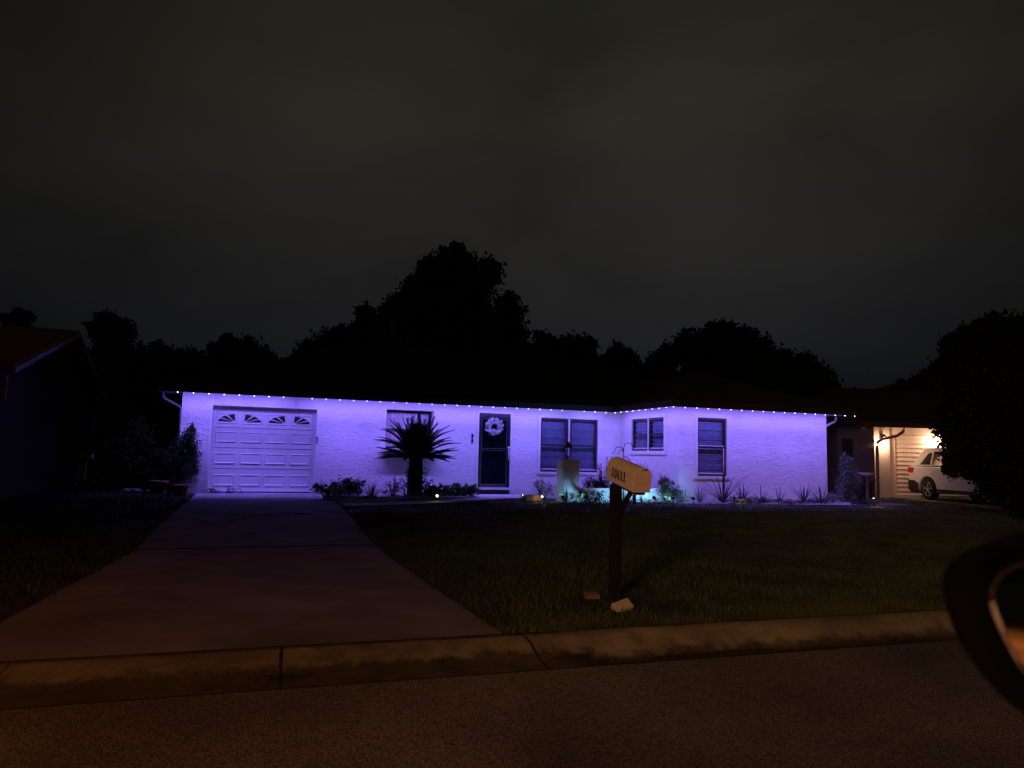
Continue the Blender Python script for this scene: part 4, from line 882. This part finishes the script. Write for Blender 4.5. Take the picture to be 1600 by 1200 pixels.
# face plate between housing edge and glass edge (angular resample round a common centre)
def resample(L_, c, m=96):
    ex = (L_[0]-c).normalized(); ey = nm.cross(ex).normalized(); A_ = []
    for p in L_: d = p-c; A_.append((math.atan2(d.dot(ey), d.dot(ex)), p))
    A_.sort(key=lambda q: q[0]); ang = [a for a, _ in A_]; out = []
    for i in range(m):
        g = -math.pi+2*math.pi*i/m; k = next((j for j in range(len(ang)) if ang[j] > g), 0); a1, p1 = A_[k]; a0, p0_ = A_[k-1]
        if k == 0: a0 -= 2*math.pi if g < a1 else 0; a1 += 2*math.pi if g >= a1 else 0
        f = (g-a0)/(a1-a0+1e-9); out.append(p0_.lerp(p1, min(max(f, 0), 1)))
    return out
m_ = 96; ex0 = (G0[0]-cg).normalized()
def resample2(L_, c):
    ey = nm.cross(ex0).normalized(); out = []
    for i in range(m_):
        g = 2*math.pi*i/m_; d = ex0*math.cos(g)+ey*math.sin(g); best = None
        for j in range(len(L_)):
            p, q = L_[j]-c, L_[(j+1) % len(L_)]-c; e_ = q-p
            px_, py_, qx, qy = p.dot(ex0), p.dot(ey), e_.dot(ex0), e_.dot(ey); den = math.cos(g)*qy-math.sin(g)*qx
            if abs(den) < 1e-9: continue
            t = (px_*qy-py_*qx)/den; u_ = (px_*math.sin(g)-py_*math.cos(g))/den
            if t > 0 and -1e-6 <= u_ <= 1+1e-6 and (best is None or t > best): best = t
        out.append(c+d*(best or .01))
    return out
Hh = resample2([cen+(p-cen)*.93 for p in H0], cg); Gh = resample2(G0, cg)
mb = MB(); lays = [[p+nm*.012 for p in Hh], [h_.lerp(g_, .8)+nm*.008 for h_, g_ in zip(Hh, Gh)], [g_-nm*.012 for g_ in Gh]]
for l in lays: mb.v += [tuple(p) for p in l]
for r in range(2):
    for j in range(m_): a = r*m_+j; b = r*m_+(j+1) % m_; mb.f.append((a, b, b+m_, a+m_))
mb.build('inner_shroud', mat('mirror_shroud', (.002,.002,.002), .7, .1, 10, spec=.05), mir, smooth=True)
mb = MB(); mb.tube([cg+(p-cg)*.995-nm*.008 for p in Gh]+[cg+(Gh[0]-cg)*.995-nm*.008], .0022, 6); mb.build('glass_edge', mat('mirror_edge', (.09,.075,.06), .3, .05, metal=.8), mir, smooth=True)
mb = MB(); mb.poly([tuple(p-nm*.010) for p in Gh]); mg_ = mat('mirror_glass', (.85,.87,.9), .02, 0, metal=1.0); mb.build('mirror_glass', mg_, mir)
mb = MB(); pa = onp(1870, 1010, -.05)-ml; mb.tube([pa, pa+Vector((.10,-.10,-.03)), pa+Vector((.16,-.28,-.05))], [.045,.035,.05], 10); mb.build('arm', BLACK, mir, smooth=True)

# ------------------------------------------------------------------ neighbour on the right
NY = 24.3; q = at(1368, 779, NY); nbx = q.x; NA = rad(4)
nb = thing('neighbour_house', 'low tan house on the right with lap siding lit by warm wall lamps', 'house', (nbx, NY, -.06), NA)
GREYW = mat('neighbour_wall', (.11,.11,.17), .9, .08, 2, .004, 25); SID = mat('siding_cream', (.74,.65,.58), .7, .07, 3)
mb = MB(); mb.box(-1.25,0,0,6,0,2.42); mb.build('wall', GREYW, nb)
mb = MB(); mb.box(.003,.62,.15,5,0,2.40); mb.build('corner_wall', mat('corner_cream', (.66,.56,.50), .8, .05, 3, .003, 30), nb)
mb = MB(); zc = 0.0; Xs, Xe = .622, 8.2
while zc < 2.12:
    mb.box(Xs+.28, Xe, .38, .42, zc, zc+.138); n = len(mb.v)
    mb.v += [(Xs+.28,.345,zc),(Xe,.345,zc),(Xe,.379,zc+.138),(Xs+.28,.379,zc+.138)]; mb.f.append((n,n+1,n+2,n+3)); mb.v += [(Xs+.28,.345,zc),(Xe,.345,zc),(Xe,.379,zc),(Xs+.28,.379,zc)]; mb.f.append((n+4,n+7,n+6,n+5)); zc += .142
mb.build('lap_siding', SID, nb)
mb = MB(); mb.box(Xs+.0,Xs+.279,.30,.5,0,2.14); mb.box(Xs,Xe,.28,.5,2.142,2.40); mb.build('siding_trim', SID, nb)
mb = MB(); a, b, c, d = (-2.6,-.55,2.50), (8.9,-.55,2.50), (8.9,8.5,2.50), (-2.6,8.5,2.50); r1, r2 = (.9,4.0,4.05), (5.5,4.0,4.05)
mb.quad(a,b,r2,r1); mb.quad(c,d,r1,r2); mb.poly([b,c,r2]); mb.poly([d,a,r1]); mb.build('roof', mat('neighbour_shingle', (.03,.028,.026), .95, .3, 7, .01, 25), nb)
mb = MB(); mb.box(-2.6,8.9,-.57,-.55,2.33,2.50); mb.box(-2.62,-2.60,-.55,8.5,2.33,2.50); mb.build('fascia', mat('neighbour_fascia', (.07,.035,.03), .6, .2), nb)
mb = MB(); mb.box(-2.58,8.88,-.545,8.4,2.425,2.44); mb.build('soffit', mat('neighbour_soffit', (.45,.38,.32), .8, .05), nb)
mb = MB(); mb.tube([(.75,-.50,2.40),(.72,-.48,2.22),(.60,-.35,2.08),(.25,-.05,1.95),(.09,-.05,1.86),(.07,-.05,1.70),(.07,-.05,.02)], .05, 8); mb.build('downspout', mat('spout_grey', (.22,.18,.18), .6, .1), nb, smooth=True)
mb = MB(); mb.box(-1.1,-.75,-.03,0,1.15,1.95); mb.build('window', BRONZE, nb); mb = MB(); mb.box(-.42,-.30,-.05,0,2.28,2.33); mb.build('vent_hood', WHITE, nb)
def wall_lantern(label, x, y, z, power, tilt=0):
    c = Vector((x, y, z)); M3 = Matrix.Rotation(NA, 3, 'Z'); wpt = Vector((nbx, NY, -.06))+M3@c
    r = thing('wall_lantern', label, 'wall lamp', tuple(wpt), NA, 'warm lamps on the neighbouring house')
    m = MB(); m.box(-.05,.05,.0,.03,-.12,.12); m.tube([(0,.02,.08),(0,-.08,.12),(0,-.14,.06)], .01, 6); m.build('bracket', BLACK, r)
    m = MB(); m.lathe([(.10,.02),(.09,.04),(.03,.09),(.004,.11)], 6, (0,-.14,0)); m.build('cap', BLACK, r)
    m = MB(); m.lathe([(.03,-.13),(.045,-.07),(.03,-.01)], 10, (0,-.14,0)); m.build('bulb', WARM, r, smooth=True)
    lamp('POINT', 'bulb_light', (0,-.14,-.185), power, (1,.60,.36), r, .04).data.use_shadow = True
    return r
wall_lantern('warm wall lamp by the curved downspout on the neighbouring house', .33, .10, 2.02, 30)
wall_lantern('warm wall lamp at the far end of the siding above the white car', 2.3, .32, 2.14, 42)
wall_lantern('warm wall lamp glimpsed through the black evergreen', 2.9, .30, 2.0, 10)
# neighbour driveway
mb = MB(); mb.quad((-.0,-9,.0),(7.5,-9,0),(7.5,.36,.03),(.95,.36,.03)); o = mb.build('neighbour_driveway', mat('neighbour_concrete', (.34,.32,.29), .9, .15, 2, .003, 40), loc=(nbx, NY, -.045), rotz=NA); tag(o, kind='structure')

# ------------------------------------------------------------------ SUV
suv = thing('parked_car', 'white sport utility vehicle parked before the lit siding, half hidden by the evergreen', 'car', (14.22, 23.75, -.02), 0)
hd = rad(-84); suv.rotation_euler = (0,0,hd)   # local +x = forward
PAINT = mat('car_paint', (.72,.71,.70), .25, .03, 2, spec=.5); TYRE = mat('tyre', (.012,.012,.012), .9, .1, 20); RIM = mat('rim_alloy', (.6,.6,.62), .3, .05, 5, metal=.8); CG = mat('car_glass', (.008,.009,.012), .08, 0, spec=.6)
PLAST = mat('car_plastic', (.015,.015,.016), .7, .1, 10)
WB, RO, FO, HW = 2.60, .92, .90, .90
def arc(cx, r, a0, a1, n=9): return [(cx+r*math.cos(rad(a0+(a1-a0)*i/(n-1))), .34+r*math.sin(rad(a0+(a1-a0)*i/(n-1)))) for i in range(n)]
low = [(-RO,.42),(-RO+.05,.30),(-.43,.28)]+arc(0,.40,172,8)+[(.45,.27),(WB-.45,.27)]+arc(WB,.40,172,8)+[(WB+.45,.28),(WB+FO-.05,.32),(WB+FO,.50)]
up_ = [(WB+FO-.02,.75),(WB+FO-.18,.92),(WB+.35,1.03),(WB-.15,1.08),(WB-.9,1.07),(.8,1.05),(-.2,1.06),(-RO+.12,1.08),(-RO+.01,1.00),(-RO-.02,.70)]
sidep = low+up_
def side(mb, prof, y0, y1):
    n = len(mb.v); k = len(prof); mb.v += [(x, y0, z) for x, z in prof]+[(x, y1, z) for x, z in prof]; mb.f.append(tuple(range(n+k-1, n-1, -1))); mb.f.append(tuple(range(n+k, n+2*k)))
    for i in range(k): j = (i+1) % k; mb.f.append((n+i, n+j, n+k+j, n+k+i))
mb = MB(); side(mb, sidep, -HW, HW); mb.build('body', PAINT, suv, bevel=.035, fix=True)
cab = [(-RO+.10,1.075),(-RO+.40,1.48),(-RO+.52,1.61),(-.3,1.66),(.9,1.66),(1.55,1.60),(2.30,1.075)]
mb = MB(); n = len(cab); tw = lambda z: HW-.03-(z-1.075)*.30
mb.v = [(x,-tw(z),z) for x,z in cab]+[(x,tw(z),z) for x,z in cab]; mb.f.append(tuple(range(n-1,-1,-1))); mb.f.append(tuple(range(n,2*n)))
for i in range(n): j = (i+1) % n; mb.f.append((i, j, n+j, n+i))
mb.build('cabin', PAINT, suv, bevel=.03, fix=True)
for sg in (-1, 1):
    for (q4) in ([(-.40,1.12),(-.10,1.49),(.08,1.50),(.10,1.12)], [(.16,1.12),(.16,1.53),(.86,1.54),(.92,1.12)], [(1.0,1.12),(.95,1.54),(1.42,1.50),(1.98,1.12)]):
        m = MB(); pts = [Vector((x, sg*(tw(z)+.003), z)) for x, z in q4]; m.prism(pts, (0, sg*.004, 0)); m.build('side_window', CG, suv, fix=True)
m = MB(); m.prism([(-RO+.15,-.62,1.15),(-RO+.15,.62,1.15),(-RO+.385,.58,1.46),(-RO+.385,-.58,1.46)], (-.015,0,0)); m.build('rear_window', CG, suv, fix=True)
m = MB(); m.prism([(2.22,-.7,1.13),(2.22,.7,1.13),(1.60,.62,1.57),(1.60,-.62,1.57)], (.02,0,.02)); m.build('windscreen', CG, suv, fix=True)
m = MB(); side(m, [(-RO-.03,.30),(-RO-.03,.62),(-RO+.25,.62),(-.42,.52),(-.44,.26),(-RO+.1,.24)], -HW-.012, HW+.012); m.build('rear_bumper', PLAST, suv, fix=True, bevel=.02)
for sg in (-1, 1):
    m = MB(); side(m, [(.43,.24),(.45,.36),(WB-.45,.36),(WB-.43,.24)], sg*(HW-.05), sg*(HW+.012)); m.build('sill_cladding', PLAST, suv, fix=True)
    m = MB(); side(m, [(-RO-.02,.86),(-RO-.0,1.03),(-RO+.30,1.01),(-RO+.22,.84)], sg*(HW-.2), sg*(HW+.006)); m.build('tail_light', mat('tail_red', (.45,.01,.01), .2, 0), suv, fix=True)
    m = MB(); side(m, [(WB+FO-.25,.74),(WB+FO-.32,.88),(WB+FO-.06,.84),(WB+FO+.005,.70)], sg*(HW-.3), sg*(HW+.004)); m.build('headlight', STEEL, suv, fix=True)
    m = MB(); m.box(.98,1.12, sg*HW-.01 if sg > 0 else -HW-.02, sg*HW+.02 if sg > 0 else -HW+.01, .86,.885); m.box(.15,.29, sg*HW-.01 if sg > 0 else -HW-.02, sg*HW+.02 if sg > 0 else -HW+.01, .86,.885); m.build('door_handle', PAINT, suv)
def wheel(x, sg):
    m = MB(); y = sg*(HW-.10)
    n0 = 0; prof = [(.21,-.10),(.30,-.11),(.335,-.08),(.34,0),(.335,.08),(.30,.11),(.21,.10)]; k = 28
    for (r, w_) in prof:
        for j in range(k): g = 2*math.pi*j/k; m.v.append((x+r*math.cos(g), y+w_, .34+r*math.sin(g)))
    for i in range(len(prof)-1):
        for j in range(k): a = i*k+j; b = i*k+(j+1) % k; m.f.append((a, b, b+k, a+k))
    wo = m.build('wheel', TYRE, suv, smooth=True)
    m = MB(); yo = y+sg*.085
    for i in range(5):
        g = 2*math.pi*i/5+.3
        for dg in (-.16, .16):
            a = Vector((math.cos(g+dg*.6), 0, math.sin(g+dg*.6))); tn = Vector((-math.sin(g), 0, math.cos(g))); c = Vector((x, yo, .34))
            pts = [c+a*.05-tn*.014, c+a*.215+tn*dg*.12-tn*.013, c+a*.215+tn*dg*.12+tn*.013, c+a*.05+tn*.014]; m.prism(pts, (0, sg*.016, 0))
    m.tube([(x+.215*math.cos(g), yo+.005*sg, .34+.215*math.sin(g)) for g in [2*math.pi*i/24 for i in range(25)]], .012, 6)
    m.tube([(x, yo-.01*sg, .34), (x, yo+.022*sg, .34)], .045, 10); m.build('rim', RIM, wo, fix=True)
    m = MB(); m.tube([(x, yo-.05*sg, .34), (x, yo-.035*sg, .34)], .205, 20); m.build('brake_disc', PLAST, wo)
for x in (0, WB):
    for sg in (-1, 1): wheel(x, sg)

# ------------------------------------------------------------------ neighbour on the left (dark)
A_, B_, Pk = np.array([-8.6, 12.6]), np.array([-12.6, 23.0]), None
g0 = at(24, 572, 12.8); g1 = at(168, 630, 23.2); pk = at(115, 521, 17.9)
lh = thing('left_house', 'dark house with reddish roof and pale gable edge at the left', 'house', (g0.x, g0.y, 0), 0)
Lo = Vector((g0.x, g0.y, 0)); wv = Vector((g1.x-g0.x, g1.y-g0.y, 0)); wl = wv.length; wv.normalize(); dv = Vector((-wv.y, wv.x, 0))  # dv: away to the left
if dv.x > 0: dv = -dv
zE = (g0.z+g1.z)/2-.0; zP = pk.z; 
def LHp(a, b, z): p = wv*a+dv*b; return (p.x, p.y, z)
DKW = mat('left_wall_dark', (.035,.03,.03), .9, .1, 2); RR = mat('left_roof_red', (.34,.06,.03), .9, .3, 8, .01, 20)
mid = wl*.5; mb = MB(); i = .45
mb.poly([LHp(i,i,-.1), LHp(wl-i,i,-.1), LHp(wl-i,i,zE), LHp(mid,i,zP-.15), LHp(i,i,zE)]); mb.quad(LHp(i,i,-.1), LHp(i,i,zE), LHp(i,12,zE), LHp(i,12,-.1)); mb.quad(LHp(wl-i,i,-.1), LHp(wl-i,12,-.1), LHp(wl-i,12,zE), LHp(wl-i,i,zE)); mb.build('wall', DKW, lh)
mb = MB(); mb.prism([LHp(-.1,0,zE-.08), LHp(mid,0,zP), LHp(mid,0,zP+.09), LHp(-.1,0,zE+.02)], dv*12.5); mb.prism([LHp(wl+.1,0,zE-.08), LHp(mid,0,zP), LHp(mid,0,zP+.09), LHp(wl+.1,0,zE+.02)], dv*12.5); mb.build('roof', RR, lh, fix=True)
BG = mat('bargeboard', (.45,.40,.36), .6, .1, 3)
for (a, b) in ((-.1, mid), (wl+.1, mid)):
    mb = MB(); off = -dv*.03; p = Vector(LHp(a,0,zE-.14))+off; q = Vector(LHp(b,0,zP-.06))+off; mb.prism([tuple(p), tuple(q), tuple(q+Vector((0,0,.10))), tuple(p+Vector((0,0,.10)))], tuple(dv*.025)); mb.build('bargeboard', BG, lh, fix=True)
mb = MB(); p = Vector(LHp(.3,.2,0)); mb.tube([p+Vector((0,0,zE-.15)), p+Vector((0,0,zE-.6))], .04, 6); mb.build('downspout', BG, lh)
q = at(146, 665, 19.5); mb = MB(); mb.box(-.03,.03,-.03,.03,0,1.9); o = mb.build('slim_post', mat('post_grey', (.12,.11,.12), .8, .1), loc=(q.x, 19.5, -.04)); tag(o, 'slim grey post beside the dark left house', 'post')
sg_ = thing('yard_marker', 'small pale box on a leaning stake near the dark left house', 'marker', tuple(at(118,752,17.5)), 0)
mb = MB(); mb.tube([(0,0,-.1),(.08,0,.36)], .014, 5); mb.build('stake', BG, sg_); mb = MB(); mb.box(.10,.36,-.05,.05,.55,.64); mb.tube([(.2,0,0),(.22,0,.55)], .012, 5); mb.build('box', BG, sg_)

# ------------------------------------------------------------------ street lamps behind the camera
def street_lamp(label, x, y, aim, power, cone, h=7.5, col=STREET_C):
    r = thing('street_lamp', label, 'street lamp', (x, y, -.15), 0, 'street lamps')
    m = MB(); m.tube([(0,0,0),(0,0,3),(0,0,h-.4)], [.10,.08,.06], 10); m.tube([(0,0,h-.4),(.2,.1,h),(.9,.45,h+.15)], [.05,.04,.035], 8); m.build('pole', STEEL, r, smooth=True)
    m = MB(); m.lathe([(.06,.10),(.18,.08),(.24,0),(.20,-.03)], 16, (1.0,.5,h+.1)); m.build('lamp_head', BLACK, r, smooth=True)
    m = MB(); m.lathe([(.17,-.04),(.10,-.09),(.01,-.11)], 16, (1.0,.5,h+.1)); m.build('lens', mat('sodium', (1,.6,.3), .4, 0, emit=(1,.45,.15), estr=30), r, smooth=True)
    p = Vector((1.0,.5,h-.08)); lamp('SPOT', 'lamp_light', tuple(p), power, col, r, 1.9, Vector(aim)-Vector((x,y,-.15))-p, cone, 1.0); return r
street_lamp('sodium street lamp across the road behind the viewer', -8.5, -17, (5.9, 6.4, 0), STREET_W, 38, h=5.2)
street_lamp('sodium street lamp further left along the road', -14, -8.5, (-9.5, -3.6, 0), 7500, 70, col=(1,.25,.03))
